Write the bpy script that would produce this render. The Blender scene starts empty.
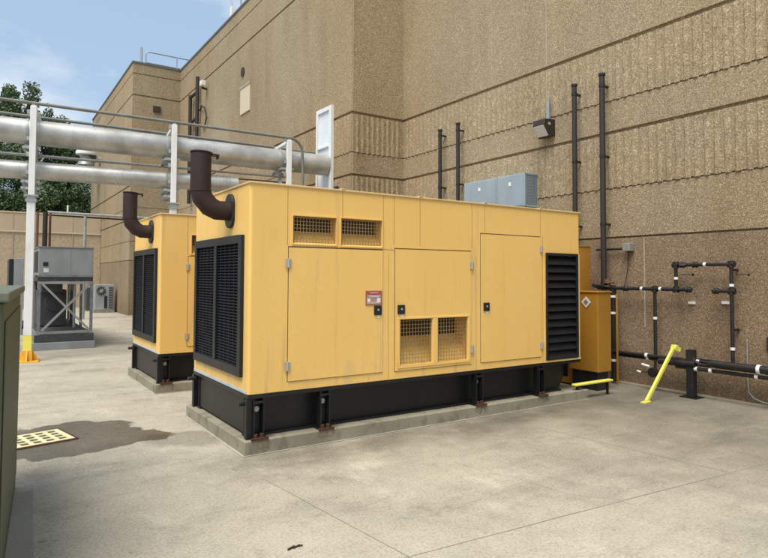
import bpy, bmesh, math, random
from mathutils import Vector, Matrix
random.seed(7)
S = bpy.context.scene
COL = S.collection
R = math.radians

# ------------------------------------------------------------------ materials
def mat(name, col, rough=.6, metal=0., var=(), bump=(), spec=None, rvar=0.):
    """var: (scale, detail, colour2, lo, hi, stretchZ) layers mixed over col; bump: (scale, strength, distance)"""
    m = bpy.data.materials.new(name); m.use_nodes = True
    nt = m.node_tree; N = nt.nodes; L = nt.links
    b = N['Principled BSDF']
    b.inputs['Roughness'].default_value = rough
    b.inputs['Metallic'].default_value = metal
    if spec is not None: b.inputs['Specular IOR Level'].default_value = spec
    geo = N.new('ShaderNodeNewGeometry')
    cur = None
    for (sc, det, c2, lo, hi, sz) in var:
        mp = N.new('ShaderNodeMapping'); mp.inputs['Scale'].default_value = (1, 1, sz)
        L.new(geo.outputs['Position'], mp.inputs['Vector'])
        n = N.new('ShaderNodeTexNoise'); n.inputs['Scale'].default_value = sc; n.inputs['Detail'].default_value = det
        L.new(mp.outputs[0], n.inputs['Vector'])
        mr = N.new('ShaderNodeMapRange'); mr.inputs[1].default_value = lo; mr.inputs[2].default_value = hi
        L.new(n.outputs['Fac'], mr.inputs[0])
        mx = N.new('ShaderNodeMix'); mx.data_type = 'RGBA'
        L.new(mr.outputs[0], mx.inputs[0])
        if cur is None: mx.inputs[6].default_value = (*col, 1)
        else: L.new(cur, mx.inputs[6])
        mx.inputs[7].default_value = (*c2, 1)
        cur = mx.outputs[2]
    if cur is None: b.inputs['Base Color'].default_value = (*col, 1)
    else: L.new(cur, b.inputs['Base Color'])
    prev = None
    for (sc, st, di) in bump:
        n = N.new('ShaderNodeTexNoise'); n.inputs['Scale'].default_value = sc; n.inputs['Detail'].default_value = 4
        L.new(geo.outputs['Position'], n.inputs['Vector'])
        bp = N.new('ShaderNodeBump'); bp.inputs['Strength'].default_value = st; bp.inputs['Distance'].default_value = di
        L.new(n.outputs['Fac'], bp.inputs['Height'])
        if prev: L.new(prev, bp.inputs['Normal'])
        prev = bp.outputs[0]
    if prev: L.new(prev, b.inputs['Normal'])
    return m

YEL = (.86, .55, .165)
M = {}
M['yellow'] = mat('yellow_paint', YEL, .5, 0, [(1.2, 4, (.89, .58, .19), .4, .7, .5), (5, 6, (.79, .49, .14), .55, .85, .25), (40, 3, (.84, .53, .16), .5, .7, 1), (9, 5, (.60, .40, .17), .60, .82, .07), (3, 7, (.66, .46, .22), .62, .80, .3)], [(2.2, .10, .03), (60, .04, .002)], .35)
M['seam_soft'] = mat('shallow_seam', (.36, .21, .06), .8)
M['yellow_pale'] = mat('faded_yellow_paint', (.70, .48, .19), .6, 0, [(3, 4, (.60, .38, .12), .45, .7, 1)])
M['yellow_roof'] = mat('dusty_yellow_paint', (.66, .47, .22), .7, 0, [(3, 5, (.45, .34, .2), .45, .75, 1)])
M['seam'] = mat('dark_gasket', (.10, .055, .02), .8)
M['ochre'] = mat('ochre_paint', (.42, .215, .028), .45, 0, [(2, 4, (.34, .16, .022), .4, .7, .4)], [(20, .05, .004)])
M['black'] = mat('black_steel', (.012, .013, .015), .45, 0, [(6, 5, (.03, .03, .03), .5, .8, 1)], [(30, .08, .003)])
M['black_dusty'] = mat('dusty_black_steel', (.0055, .006, .007), .45, 0, [(4, 6, (.018, .0175, .017), .5, .85, .5)], [(30, .1, .003)])
M['louver'] = mat('louvre_black', (.004, .005, .008), .5, 0, [(9, 4, (.008, .010, .013), .45, .75, 1)])
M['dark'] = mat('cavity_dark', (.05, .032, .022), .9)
M['brown'] = mat('rusty_brown_exhaust', (.024, .0095, .0085), .65, 0, [(8, 5, (.044, .0165, .0125), .4, .75, .5), (25, 3, (.025, .015, .013), .55, .75, 1)], [(25, .25, .004)])
M['rust'] = mat('rust', (.10, .035, .015), .9, 0, [(30, 4, (.05, .02, .012), .4, .7, 1)])
M['screen'] = mat('screen_wire', (.34, .23, .10), .55, .2)
M['galv'] = mat('galvanised_steel', (.44, .45, .44), .42, .6, [(7, 5, (.34, .35, .35), .4, .7, 1)], [(12, .05, .004)])
M['conduit_grey'] = mat('weathered_conduit', (.16, .165, .15), .6, .1, [(5, 4, (.22, .22, .2), .4, .7, 1)])
M['zinc'] = mat('zinc_hardware', (.5, .48, .42), .5, .5)
M['jacket'] = mat('aluminium_jacket', (.56, .555, .53), .46, .65, [(2.5, 5, (.36, .355, .335), .38, .66, 1), (20, 4, (.44, .43, .40), .5, .8, 1)], [(5, .12, .01), (35, .06, .003)])
M['white'] = mat('white_paint', (.78, .79, .79), .5, 0, [(6, 5, (.62, .62, .58), .5, .8, .4)])
M['panel_white'] = mat('panel_blue_white', (.74, .79, .83), .45, 0, [(2, 3, (.68, .74, .79), .4, .7, 1)])
M['grey'] = mat('grey_cabinet_paint', (.30, .325, .33), .5, 0, [(3, 5, (.24, .26, .27), .4, .7, .6)], [(20, .04, .003)])
M['grey_steel'] = mat('grey_steel', (.26, .27, .28), .55, .2, [(8, 5, (.17, .18, .19), .4, .7, 1)])
M['dark_grey'] = mat('dark_machinery', (.05, .055, .06), .6, 0, [(8, 5, (.09, .09, .09), .5, .8, 1)])
M['wallbox'] = mat('blue_grey_paint', (.34, .41, .46), .4, .1, [(3, 4, (.29, .36, .41), .4, .7, .5)])
M['pipe_black'] = mat('black_pipe', (.013, .0125, .0125), .5, 0, [(10, 4, (.03, .026, .024), .5, .8, 1)])
M['pipe_brown'] = mat('dark_brown_pipe', (.026, .021, .018), .55)
M['red_brown'] = mat('reddish_brown_pipe', (.16, .08, .05), .6)
M['tag_white'] = mat('white_marker', (.8, .8, .78), .6)
M['green'] = mat('transformer_green', (.070, .088, .056), .55, 0, [(2, 5, (.085, .10, .066), .4, .7, .6), (30, 4, (.05, .065, .04), .55, .8, 1)], [(18, .06, .003)])
M['green_lid'] = mat('dusty_green_lid', (.11, .13, .085), .6, 0, [(5, 5, (.15, .165, .115), .4, .7, 1)])
M['safety'] = mat('safety_yellow', (.80, .74, .12), .55, 0, [(8, 5, (.62, .56, .14), .5, .8, 1)], [(40, .1, .002)])
M['safety_orange'] = mat('safety_orange_yellow', (.80, .42, .035), .6, 0, [(8, 5, (.55, .28, .06), .5, .8, 1)])
M['grate'] = mat('grate_cream_yellow', (.66, .63, .36), .6, 0, [(10, 4, (.5, .47, .27), .5, .75, 1)])
M['brass'] = mat('red_sign_paint', (.42, .09, .06), .5)
M['sign_field'] = mat('sign_faded_field', (.42, .24, .2), .5, 0, [(60, 3, (.5, .33, .28), .4, .65, 1)])
M['tape'] = mat('blue_white_tape', (.40, .52, .62), .5, 0, [(5, 3, (.55, .6, .62), .4, .7, 1)])
M['coping'] = mat('grey_metal_coping', (.13, .135, .14), .5, .3)
M['sealant'] = mat('pale_sealant', (.47, .41, .30), .8, 0, [(3, 5, (.40, .33, .22), .4, .7, 1)])
M['edge_grout'] = mat('grey_grout', (.42, .40, .33), .9, 0, [(2.5, 6, (.30, .28, .225), .42, .62, 1)])
M['joint'] = mat('joint_dark', (.345, .315, .255), .95, 0, [(3, 5, (.42, .385, .31), .4, .7, 1)])
M['glass'] = mat('lamp_lens', (.62, .60, .60), .25, 0)
M['bark'] = mat('bark', (.09, .065, .045), .9, 0, [(10, 4, (.05, .04, .03), .4, .7, .3)])
M['lumber'] = mat('window_cover', (.62, .52, .38), .7)

def pad_mat(name, a, b_, c):
    return mat(name, a, .85, 0, [(2.3, 6, b_, .4, .68, 1), (9, 6, c, .52, .8, .6), (60, 3, tuple(x*.8 for x in a), .5, .75, 1)], [(30, .3, .006), (120, .25, .002)])
M['rust_run'] = mat('rust_stain_on_concrete', (.20, .145, .09), .9, 0, [(20, 4, (.27, .235, .175), .4, .65, .3)])
M['pad'] = pad_mat('pad_concrete', (.30, .275, .20), (.22, .20, .145), (.11, .10, .075))
M['fence'] = mat('screen_wall_concrete', (.50, .41, .285), .9, 0, [(1.5, 5, (.44, .355, .245), .4, .7, .5), (25, 4, (.33, .25, .17), .5, .75, 1)], [(25, .3, .01)])
M['fence_low'] = mat('screen_wall_textured', (.46, .37, .255), .9, 0, [(8, 5, (.36, .29, .2), .42, .68, 1)], [(12, .6, .02)])
M['trim'] = mat('pale_trim', (.58, .48, .34), .8)

def wall_mat(gain=1., nm='exposed_aggregate_concrete'):
    m = bpy.data.materials.new(nm); m.use_nodes = True
    nt = m.node_tree; N = nt.nodes; L = nt.links; b = N['Principled BSDF']
    b.inputs['Roughness'].default_value = .92
    b.inputs['Specular IOR Level'].default_value = .2
    geo = N.new('ShaderNodeNewGeometry')
    v = N.new('ShaderNodeTexVoronoi'); v.inputs['Scale'].default_value = 78; L.new(geo.outputs['Position'], v.inputs['Vector'])
    sep = N.new('ShaderNodeSeparateColor'); L.new(v.outputs['Color'], sep.inputs[0])
    cr = N.new('ShaderNodeValToRGB'); L.new(sep.outputs[0], cr.inputs[0])
    e = cr.color_ramp.elements
    e[0].position = 0; e[0].color = (.19, .148, .096, 1); e[1].position = 1; e[1].color = (.66, .58, .44, 1)
    for p, c in ((.2, (.285, .225, .143)), (.5, (.355, .288, .185)), (.8, (.42, .345, .23)), (.93, (.54, .46, .32))):
        q = e.new(p); q.color = (*tuple(x*gain for x in c), 1)
    def noise(sc, det, sz):
        mp = N.new('ShaderNodeMapping'); mp.inputs['Scale'].default_value = (1, 1, sz); L.new(geo.outputs['Position'], mp.inputs['Vector'])
        n = N.new('ShaderNodeTexNoise'); n.inputs['Scale'].default_value = sc; n.inputs['Detail'].default_value = det
        L.new(mp.outputs[0], n.inputs['Vector']); return n.outputs['Fac']
    def mixc(kind, a, fac_src, lo, hi, c2, mul=1.0):
        mr = N.new('ShaderNodeMapRange'); mr.inputs[1].default_value = lo; mr.inputs[2].default_value = hi; mr.inputs[4].default_value = mul
        L.new(fac_src, mr.inputs[0])
        mx = N.new('ShaderNodeMix'); mx.data_type = 'RGBA'; mx.blend_type = kind
        L.new(mr.outputs[0], mx.inputs[0]); L.new(a, mx.inputs[6]); mx.inputs[7].default_value = (*c2, 1)
        return mx.outputs[2]
    c = cr.outputs[0]
    c = mixc('MIX', c, noise(20, 3, 1), .45, .75, (.30, .24, .155), .4)
    c = mixc('MULTIPLY', c, noise(.45, 5, .5), .38, .7, (.82, .80, .78), 1)
    c = mixc('MULTIPLY', c, noise(1.6, 6, .22), .5, .78, (.80, .77, .73), .7)
    c = mixc('MULTIPLY', c, noise(.18, 3, 1), .4, .65, (1.0, .93, .86), 1)
    sz_ = N.new('ShaderNodeSeparateXYZ'); L.new(geo.outputs['Position'], sz_.inputs[0])
    lt = N.new('ShaderNodeMath'); lt.operation = 'LESS_THAN'; L.new(sz_.outputs['Z'], lt.inputs[0]); lt.inputs[1].default_value = 2.3   # lowest course: a greyer batch of panels
    c = mixc('MULTIPLY', c, lt.outputs[0], 0, 1, (.80, .755, .78), 1)
    # wall colour darkens towards the ground over the bottom metre, broken by noise
    sx = N.new('ShaderNodeSeparateXYZ'); L.new(geo.outputs['Position'], sx.inputs[0])
    ad = N.new('ShaderNodeMath'); ad.operation = 'MULTIPLY_ADD'; L.new(noise(1.2, 5, 1), ad.inputs[0]); ad.inputs[1].default_value = -1.2; L.new(sx.outputs['Z'], ad.inputs[2])
    c = mixc('MULTIPLY', c, ad.outputs[0], .25, -.65, (.72, .68, .62), .8)
    L.new(c, b.inputs['Base Color'])
    bp = N.new('ShaderNodeBump'); bp.inputs['Strength'].default_value = .45; bp.inputs['Distance'].default_value = .005
    L.new(v.outputs['Distance'], bp.inputs['Height'])
    bp2 = N.new('ShaderNodeBump'); bp2.inputs['Strength'].default_value = .35; bp2.inputs['Distance'].default_value = .012
    L.new(noise(30, 5, 1), bp2.inputs['Height']); L.new(bp.outputs[0], bp2.inputs['Normal'])
    L.new(bp2.outputs[0], b.inputs['Normal'])
    return m
M['wall'] = wall_mat()
M['wall_rib'] = wall_mat(1.05, 'broken_rib_concrete')

def ground_mat():
    m = bpy.data.materials.new('slab_concrete'); m.use_nodes = True
    nt = m.node_tree; N = nt.nodes; L = nt.links; b = N['Principled BSDF']
    b.inputs['Specular IOR Level'].default_value = .3
    geo = N.new('ShaderNodeNewGeometry'); P = geo.outputs['Position']
    def noise(sc, det, stretch=(1, 1, 1), rot=0, rgh=.5):
        mp = N.new('ShaderNodeMapping'); mp.inputs['Scale'].default_value = stretch; mp.inputs['Rotation'].default_value = (0, 0, rot); L.new(P, mp.inputs['Vector'])
        n = N.new('ShaderNodeTexNoise'); n.inputs['Scale'].default_value = sc; n.inputs['Detail'].default_value = det; n.inputs['Roughness'].default_value = rgh
        L.new(mp.outputs[0], n.inputs['Vector']); return n.outputs['Fac']
    def math_(op, a, b_):
        n = N.new('ShaderNodeMath'); n.operation = op
        for i, x in enumerate((a, b_)):
            if isinstance(x, (int, float)): n.inputs[i].default_value = x
            else: L.new(x, n.inputs[i])
        return n.outputs[0]
    def rng(src, lo, hi, to=1.):
        mr = N.new('ShaderNodeMapRange'); mr.inputs[1].default_value = lo; mr.inputs[2].default_value = hi; mr.inputs[4].default_value = to
        mr.interpolation_type = 'SMOOTHSTEP'; L.new(src, mr.inputs[0]); return mr.outputs[0]
    def mix(kind, a, f, c2):
        mx = N.new('ShaderNodeMix'); mx.data_type = 'RGBA'; mx.blend_type = kind; L.new(f, mx.inputs[0])
        if isinstance(a, tuple): mx.inputs[6].default_value = (*a, 1)
        else: L.new(a, mx.inputs[6])
        mx.inputs[7].default_value = (*c2, 1); return mx.outputs[2]
    c = mix('MIX', (.46, .42, .335), rng(noise(.55, 9, rgh=.72), .38, .62), (.37, .34, .275))
    c = mix('MIX', c, rng(noise(1.7, 9, (1, .55, 1), .4, .74), .5, .70, .75), (.56, .52, .42))
    c = mix('MULTIPLY', c, rng(noise(.9, 9, (.5, 1.5, 1), .15, .74), .46, .7), (.70, .695, .69))
    c = mix('MULTIPLY', c, rng(noise(5, 6, rgh=.7), .5, .75), (.84, .83, .81))
    c = mix('MULTIPLY', c, rng(noise(45, 4, rgh=.75), .42, .68), (.74, .73, .71))
    c = mix('MIX', c, rng(noise(70, 2), .56, .70, .5), (.58, .54, .45))
    c = mix('MULTIPLY', c, rng(noise(28, 2), .68, .74), (.62, .6, .57))
    c = mix('MULTIPLY', c, rng(noise(2.1, 8, (1, .6, 1), .9, .72), .55, .72, .8), (.74, .71, .64))
    c = mix('MULTIPLY', c, rng(noise(3.3, 3, rot=2), .70, .76, .8), (.55, .53, .50))
    sx = N.new('ShaderNodeSeparateXYZ'); L.new(P, sx.inputs[0])
    # shade painted into the slab colour towards the building wall, with a ragged edge
    d = math_('ADD', sx.outputs['X'], math_('MULTIPLY', noise(.7, 6, rgh=.6), 3.6))
    c = mix('MULTIPLY', c, rng(d, 3.0, 7.0), (.56, .555, .54))
    # darker tone along the front of the concrete pad, broken by noise
    d2 = math_('ADD', math_('ABSOLUTE', math_('ADD', sx.outputs['Y'], .25), 0), math_('MULTIPLY', noise(1.5, 6, rgh=.65), 1.1))
    g = math_('MULTIPLY', rng(d2, 1.25, .5), rng(sx.outputs['X'], -1.0, .6))
    c = mix('MULTIPLY', c, g, (.62, .61, .59))
    # the wet patch round the drain: ellipses with a ragged edge
    nx = math_('MULTIPLY', math_('SUBTRACT', noise(2.2, 5), .5), .55); ny = math_('MULTIPLY', math_('SUBTRACT', noise(2.7, 5, rot=1), .5), .55)
    X = math_('ADD', sx.outputs['X'], nx); Y = math_('ADD', sx.outputs['Y'], ny)
    def ell(cx, cy, rx, ry, ang):
        ca, sa = math.cos(ang), math.sin(ang)
        dx = math_('SUBTRACT', X, cx); dy = math_('SUBTRACT', Y, cy)
        u = math_('DIVIDE', math_('ADD', math_('MULTIPLY', dx, ca), math_('MULTIPLY', dy, sa)), rx)
        v = math_('DIVIDE', math_('SUBTRACT', math_('MULTIPLY', dy, ca), math_('MULTIPLY', dx, sa)), ry)
        return math_('ADD', math_('MULTIPLY', u, u), math_('MULTIPLY', v, v))
    e = math_('MINIMUM', ell(-1.30, 1.52, .72, .70, 0), ell(-.90, 1.36, .62, .30, -.55))
    e = math_('MINIMUM', e, ell(-1.8, 1.35, .75, .5, 0))
    wet = rng(e, 1.06, .94)
    c = mix('MULTIPLY', c, wet, (.34, .32, .30))
    e2 = rng(math_('ADD', ell(-.35, .85, .45, .35, -.8), math_('MULTIPLY', noise(3, 5), .8)), 1.6, .7)
    c = mix('MULTIPLY', c, e2, (.66, .65, .64))
    L.new(c, b.inputs['Base Color'])
    r = N.new('ShaderNodeMapRange'); r.inputs[3].default_value = .9; r.inputs[4].default_value = .2; L.new(wet, r.inputs[0]); L.new(r.outputs[0], b.inputs['Roughness'])
    bp = N.new('ShaderNodeBump'); bp.inputs['Strength'].default_value = .35; bp.inputs['Distance'].default_value = .006; L.new(noise(55, 6, rgh=.7), bp.inputs['Height'])
    bp2 = N.new('ShaderNodeBump'); bp2.inputs['Strength'].default_value = .25; bp2.inputs['Distance'].default_value = .03; L.new(noise(4, 4), bp2.inputs['Height']); L.new(bp.outputs[0], bp2.inputs['Normal'])
    L.new(bp2.outputs[0], b.inputs['Normal'])
    return m
M['ground'] = ground_mat()
M['grit_dark'] = mat('darker_slab_concrete', (.30, .285, .24), .9, 0, [(1.5, 6, (.25, .235, .195), .4, .7, 1), (40, 4, (.35, .33, .28), .5, .75, 1)], [(55, .35, .006)])

def leaf_mat(name, a, b_, c):
    m = bpy.data.materials.new(name); m.use_nodes = True
    nt = m.node_tree; N = nt.nodes; L = nt.links; b = N['Principled BSDF']
    b.inputs['Roughness'].default_value = .6
    geo = N.new('ShaderNodeNewGeometry')
    cr = N.new('ShaderNodeValToRGB'); L.new(geo.outputs['Random Per Island'], cr.inputs[0])
    e = cr.color_ramp.elements; e[0].color = (*a, 1); e[1].color = (*c, 1); q = e.new(.6); q.color = (*b_, 1)
    L.new(cr.outputs[0], b.inputs['Base Color'])
    return m
M['leaf_dark'] = leaf_mat('leaf_dark', (.035, .065, .022), (.075, .13, .045), (.15, .22, .09))
M['leaf_light'] = leaf_mat('leaf_light', (.04, .075, .03), (.07, .12, .05), (.14, .20, .09))

# ------------------------------------------------------------------ mesh helpers
class MB:
    def __init__(s): s.v = []; s.f = []; s.cut = []
    def add(s, vs, fs):
        o = len(s.v); s.cut.append((o, len(s.f))); s.v += [tuple(v) for v in vs]; s.f += [tuple(i+o for i in f) for f in fs]; return s
    def box(s, x0, x1, y0, y1, z0, z1):
        return s.add([(x0,y0,z0),(x1,y0,z0),(x1,y1,z0),(x0,y1,z0),(x0,y0,z1),(x1,y0,z1),(x1,y1,z1),(x0,y1,z1)],
                     [(0,3,2,1),(4,5,6,7),(0,1,5,4),(1,2,6,5),(2,3,7,6),(3,0,4,7)])
    def obox(s, c, ax, ay, az):
        c, ax, ay, az = map(Vector, (c, ax, ay, az)); vs = []
        for k in (-1, 1):
            for (i, j) in ((-1,-1),(1,-1),(1,1),(-1,1)): vs.append(c + ax*i + ay*j + az*k)
        return s.add(vs, [(0,3,2,1),(4,5,6,7),(0,1,5,4),(1,2,6,5),(2,3,7,6),(3,0,4,7)])
    def bar(s, a, b, w, h=None, up=(0,0,1)):
        a, b = Vector(a), Vector(b); h = h or w; d = (b-a); u = Vector(up)
        if abs(d.normalized().dot(u)) > .98: u = Vector((1,0,0))
        sd = d.cross(u).normalized(); u2 = sd.cross(d).normalized()
        return s.obox((a+b)/2, d/2, sd*w/2, u2*h/2)
    def tube(s, pts, r, n=12, cap=True):
        pts = [Vector(p) for p in pts]; rs = r if isinstance(r, (list, tuple)) else [r]*len(pts)
        o = len(s.v); up = None; s.cut.append((o, len(s.f)))
        for i, p in enumerate(pts):
            if i == 0: d = pts[1]-pts[0]
            elif i == len(pts)-1: d = pts[-1]-pts[-2]
            else: d = (pts[i]-pts[i-1]).normalized()+(pts[i+1]-pts[i]).normalized()
            d.normalize()
            if up is None:
                up = Vector((0,0,1)) if abs(d.z) < .9 else Vector((1,0,0))
            x = d.cross(up)
            x.normalize(); up = x.cross(d).normalized()
            k = 1.
            if 0 < i < len(pts)-1:
                c = max(.5, d.dot((pts[i+1]-pts[i]).normalized())); k = 1.
            for j in range(n):
                a = 2*math.pi*j/n; s.v.append(tuple(p+(x*math.cos(a)+up*math.sin(a))*rs[i]*k))
        for i in range(len(pts)-1):
            for j in range(n):
                a = o+i*n+j; b = o+i*n+(j+1)%n; s.f.append((a, b, b+n, a+n))
        if cap:
            s.f.append(tuple(o+j for j in reversed(range(n)))); s.f.append(tuple(o+(len(pts)-1)*n+j for j in range(n)))
        return s
    def disc(s, c, axis, r, t, n=20):
        c = Vector(c); a = Vector(axis).normalized()*t/2; return s.tube([c-a, c+a], r, n)
    def prism(s, poly, ext):
        n = len(poly); e = Vector(ext); vs = [Vector(p) for p in poly]; vs += [v+e for v in vs]
        return s.add(vs, [tuple(range(n-1,-1,-1)), tuple(range(n, 2*n))]+[(i,(i+1)%n,(i+1)%n+n,i+n) for i in range(n)])
    def grid(s, org, u, v, us, vs_, holes):
        """sheet of quads with rectangular holes; us, vs_ = extents, holes=(u0,u1,v0,v1)"""
        org, u, v = map(Vector, (org, u, v))
        U = sorted(set([us[0], us[1]]+[h[0] for h in holes]+[h[1] for h in holes])); V = sorted(set([vs_[0], vs_[1]]+[h[2] for h in holes]+[h[3] for h in holes]))
        for i in range(len(U)-1):
            for j in range(len(V)-1):
                cu = (U[i]+U[i+1])/2; cv = (V[j]+V[j+1])/2
                if any(h[0] < cu < h[1] and h[2] < cv < h[3] for h in holes): continue
                s.add([org+u*U[i]+v*V[j], org+u*U[i+1]+v*V[j], org+u*U[i+1]+v*V[j+1], org+u*U[i]+v*V[j+1]], [(0,1,2,3)])
        return s
    def split(s, name, m, parent=None, **kw):
        ends = s.cut[1:]+[(len(s.v), len(s.f))]
        for (v0, f0), (v1, f1) in zip(s.cut, ends):
            p = MB(); p.v = s.v[v0:v1]; p.f = [tuple(i-v0 for i in f) for f in s.f[f0:f1]]; o = p.build(name, m, parent, **kw)
        return o
    def build(s, name, m, parent=None, origin=None, bevel=0, smooth=False, seg=2, recalc=True):
        o3 = Vector(parent_origin(parent) if parent else (origin or (0,0,0)))
        me = bpy.data.meshes.new(name); me.from_pydata([tuple(Vector(v)-o3) for v in s.v], [], s.f); me.update()
        if recalc:
            bm = bmesh.new(); bm.from_mesh(me); bmesh.ops.remove_doubles(bm, verts=bm.verts, dist=1e-5)
            bmesh.ops.recalc_face_normals(bm, faces=bm.faces)
            if bevel:
                ed = [e for e in bm.edges if len(e.link_faces) == 2 and e.calc_face_angle(0) > .6]
                bmesh.ops.bevel(bm, geom=ed, offset=bevel, segments=seg, affect='EDGES', profile=.5)
            bm.to_mesh(me); bm.free()
        me.materials.append(M[m] if isinstance(m, str) else m)
        o = bpy.data.objects.new(name, me); COL.objects.link(o)
        if parent: o.parent = parent
        else: o.location = o3
        if smooth:
            for p in me.polygons: p.use_smooth = True
            try: me.set_sharp_from_angle(angle=R(40))
            except Exception: pass
        return o
def parent_origin(p):
    o = Vector((0,0,0))
    while p is not None: o += p.location; p = p.parent
    return o
def thing(name, loc, label, cat, group=None):
    o = bpy.data.objects.new(name, None); COL.objects.link(o); o.location = loc; o.empty_display_size = .2
    return tag(o, label, cat, group)
def tag(o, label, cat, group=None):
    o['label'] = label; o['category'] = cat
    if group: o['group'] = group
    return o
def struct(o): o['kind'] = 'structure'; return o
def copy_tree(o, parent=None):
    c = o.copy(); COL.objects.link(c); c.parent = parent
    for ch in list(o.children): copy_tree(ch, c)
    return c
def arc(c, a0, a1, r, u, v, n=6):
    c, u, v = map(Vector, (c, u, v))
    return [c+u*r*math.cos(a0+(a1-a0)*i/n)+v*r*math.sin(a0+(a1-a0)*i/n) for i in range(n+1)]

# ------------------------------------------------------------------ setting: ground
g = MB()
g.add([(-220,-220,0),(260,-220,0),(260,260,0),(-220,260,0)], [(0,1,2,3)])
struct(g.build('ground', 'ground'))
# saw-cut joints of the slab
j = MB()
def strip(a, b, w, z):
    a, b = Vector((*a, z)), Vector((*b, z)); n = int((b-a).length/.25)+1; d = (b-a).normalized(); sd = Vector((-d.y, d.x, 0))
    prev = None
    for i in range(n+1):
        p = a+(b-a)*i/n+sd*random.uniform(-.003, .003); ww = w*random.uniform(.5, 1.1)/2
        q = (p-sd*ww, p+sd*ww)
        if prev: j.add([prev[0], q[0], q[1], prev[1]], [(0,1,2,3)])
        prev = q
for a, b in (((-.13,-.75),(.16,-3.4)), ((-9,-1.95),(.07,-2.48)), ((.07,-2.48),(6.3,-2.95)), ((3.0,-.2),(3.25,-2.7)), ((-9,6.0),(-.3,5.9)), ((-.6,5.9),(-.9,22)), ((-1.1,20),(2.9,20))):
    strip(a, b, .007, .004)
for (x, y), (dx, dy), n_ in (((1.9,-2.7),(-.35,1),13), ((-.9,4.6),(.8,-.4),9), ((3.4,-1.5),(.9,.25),12)):
    for _ in range(n_):
        nx_, ny_ = x+dx*.11+random.uniform(-.04,.04), y+dy*.11+random.uniform(-.04,.04); strip((x,y),(nx_,ny_),.004,.0042); x, y = nx_, ny_
struct(j.build('ground_joint', 'joint'))
g = MB(); g.add([(-3.9,-2.6,.004),(-1.86,-2.6,.004),(-1.72,-.02,.004),(-3.75,.1,.004)], [(0,1,2,3)])
struct(g.build('ground_slab', 'grit_dark'))

# ------------------------------------------------------------------ building
G1, G2, G3, G4, G5 = 5.461, 4.538, 4.012, 3.103, 2.30
PATH = [(2.933, 33.0), (2.933, 21.455), (4.904, 21.455), (4.904, 6.495), (6.364, 6.495), (6.364, -11.0)]
DIRS = [Vector((b[0]-a[0], b[1]-a[1])).normalized() for a, b in zip(PATH, PATH[1:])]
def path_in(d):
    out = []
    for i, p in enumerate(PATH):
        ns = [Vector((-DIRS[k].y, DIRS[k].x)) for k in (i-1, i) if 0 <= k < len(DIRS)]
        if len(ns) == 2 and (ns[0]-ns[1]).length < 1e-3: ns = ns[:1]
        n = sum(ns, Vector((0,0))); out.append((p[0]+n.x*d, p[1]+n.y*d))
    return out
bld = thing('building', (6.364, 6.495, 0), 'tall tan windowless building of exposed aggregate concrete panels with dark horizontal grooves, behind the generators', 'building')
prof = [(0, -.2)]
def groove(z, h, d=.055):
    prof.extend([(0, z-h/2), (d, z-h/2+.004), (d, z+h/2-.004), (0, z+h/2)])
groove(G5, .03, .045); groove(G4, .024, .035); groove(G3, .055); groove(G2, .024, .035); groove(G1, .065); groove(9.33, .06); groove(10.25, .04, .045)
prof.append((0, 10.69))
w = MB(); rows = [[(x, y, z) for (x, y) in path_in(d)] for d, z in prof]; n = len(PATH)
for i in range(len(rows)-1):
    w.add(rows[i]+rows[i+1], [(k, k+1, n+k+1, n+k) for k in range(n-1)])
def ribs(z0, z1):
    for k in range(len(PATH)-1):
        a, b = Vector(PATH[k]), Vector(PATH[k+1]); L = (b-a).length; d = DIRS[k]; out = Vector((d.y, -d.x))
        if k < 2: continue
        cnt = int((L-.12)/.142); st = (L-.142*(cnt-1))/2
        for i in range(cnt):
            t = st+i*.142; c = a+d*t; segs = 7 if k >= 3 else 3; rings = []
            for q in range(segs+1):
                z = z0+(z1-z0)*q/segs; p = .020+random.uniform(-.006, .006); hw = .022+random.uniform(-.005, .005); bw = .046; sh = random.uniform(-.008, .008)
                rings.append([(*(c-d*bw-out*.003), z), (*(c-d*(hw-sh)+out*p), z), (*(c+d*(hw+sh)+out*p), z), (*(c+d*bw-out*.003), z)])
            vs = [v for r_ in rings for v in r_]; fs = [(0,1,2,3), tuple(4*segs+x for x in (3,2,1,0))]
            for q in range(segs):
                for e in range(3): fs.append((4*q+e, 4*q+e+1, 4*q+e+5, 4*q+e+4))
            rw.add(vs, fs)
rw = MB(); ribs(G2-.004, G1-.034); ribs(G4-.004, G3-.028)
nf_wall = len(w.f); w.add(rw.v, rw.f)
wo = w.build('wall', 'wall', bld, recalc=False); wo.data.materials.append(M['wall_rib'])
for p_ in wo.data.polygons:
    if p_.index >= nf_wall: p_.material_index = 1
c = MB()
a_, b_ = path_in(-.03), path_in(.45)
for (p, q, r_, s_) in zip(a_, a_[1:], b_[1:], b_):
    c.add([(*p,10.69),(*q,10.69),(*r_,10.69),(*s_,10.69),(*p,10.765),(*q,10.765),(*r_,10.765),(*s_,10.765)], [(0,1,2,3),(4,7,6,5),(0,4,5,1),(2,6,7,3)])
c.build('coping', 'coping', bld)
r = MB(); poly = [(*p, 10.4) for p in path_in(.4)]+[(30,-10.5,10.4),(30,32.5,10.4)]
r.add(poly, [tuple(range(len(poly)))]); r.build('roof', 'coping', bld)
e = MB(); e.add([(30,33,-.2),(30,-11,-.2),(30,-11,10.69),(30,33,10.69)], [(0,1,2,3)]); e.add([(2.933,33,-.2),(30,33,-.2),(30,33,10.69),(2.933,33,10.69),(6.364,-11,-.2),(30,-11,-.2),(30,-11,10.69),(6.364,-11,10.69)], [(0,3,2,1),(4,5,6,7)]); e.build('rear_wall', 'wall', bld)
s = MB()
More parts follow.
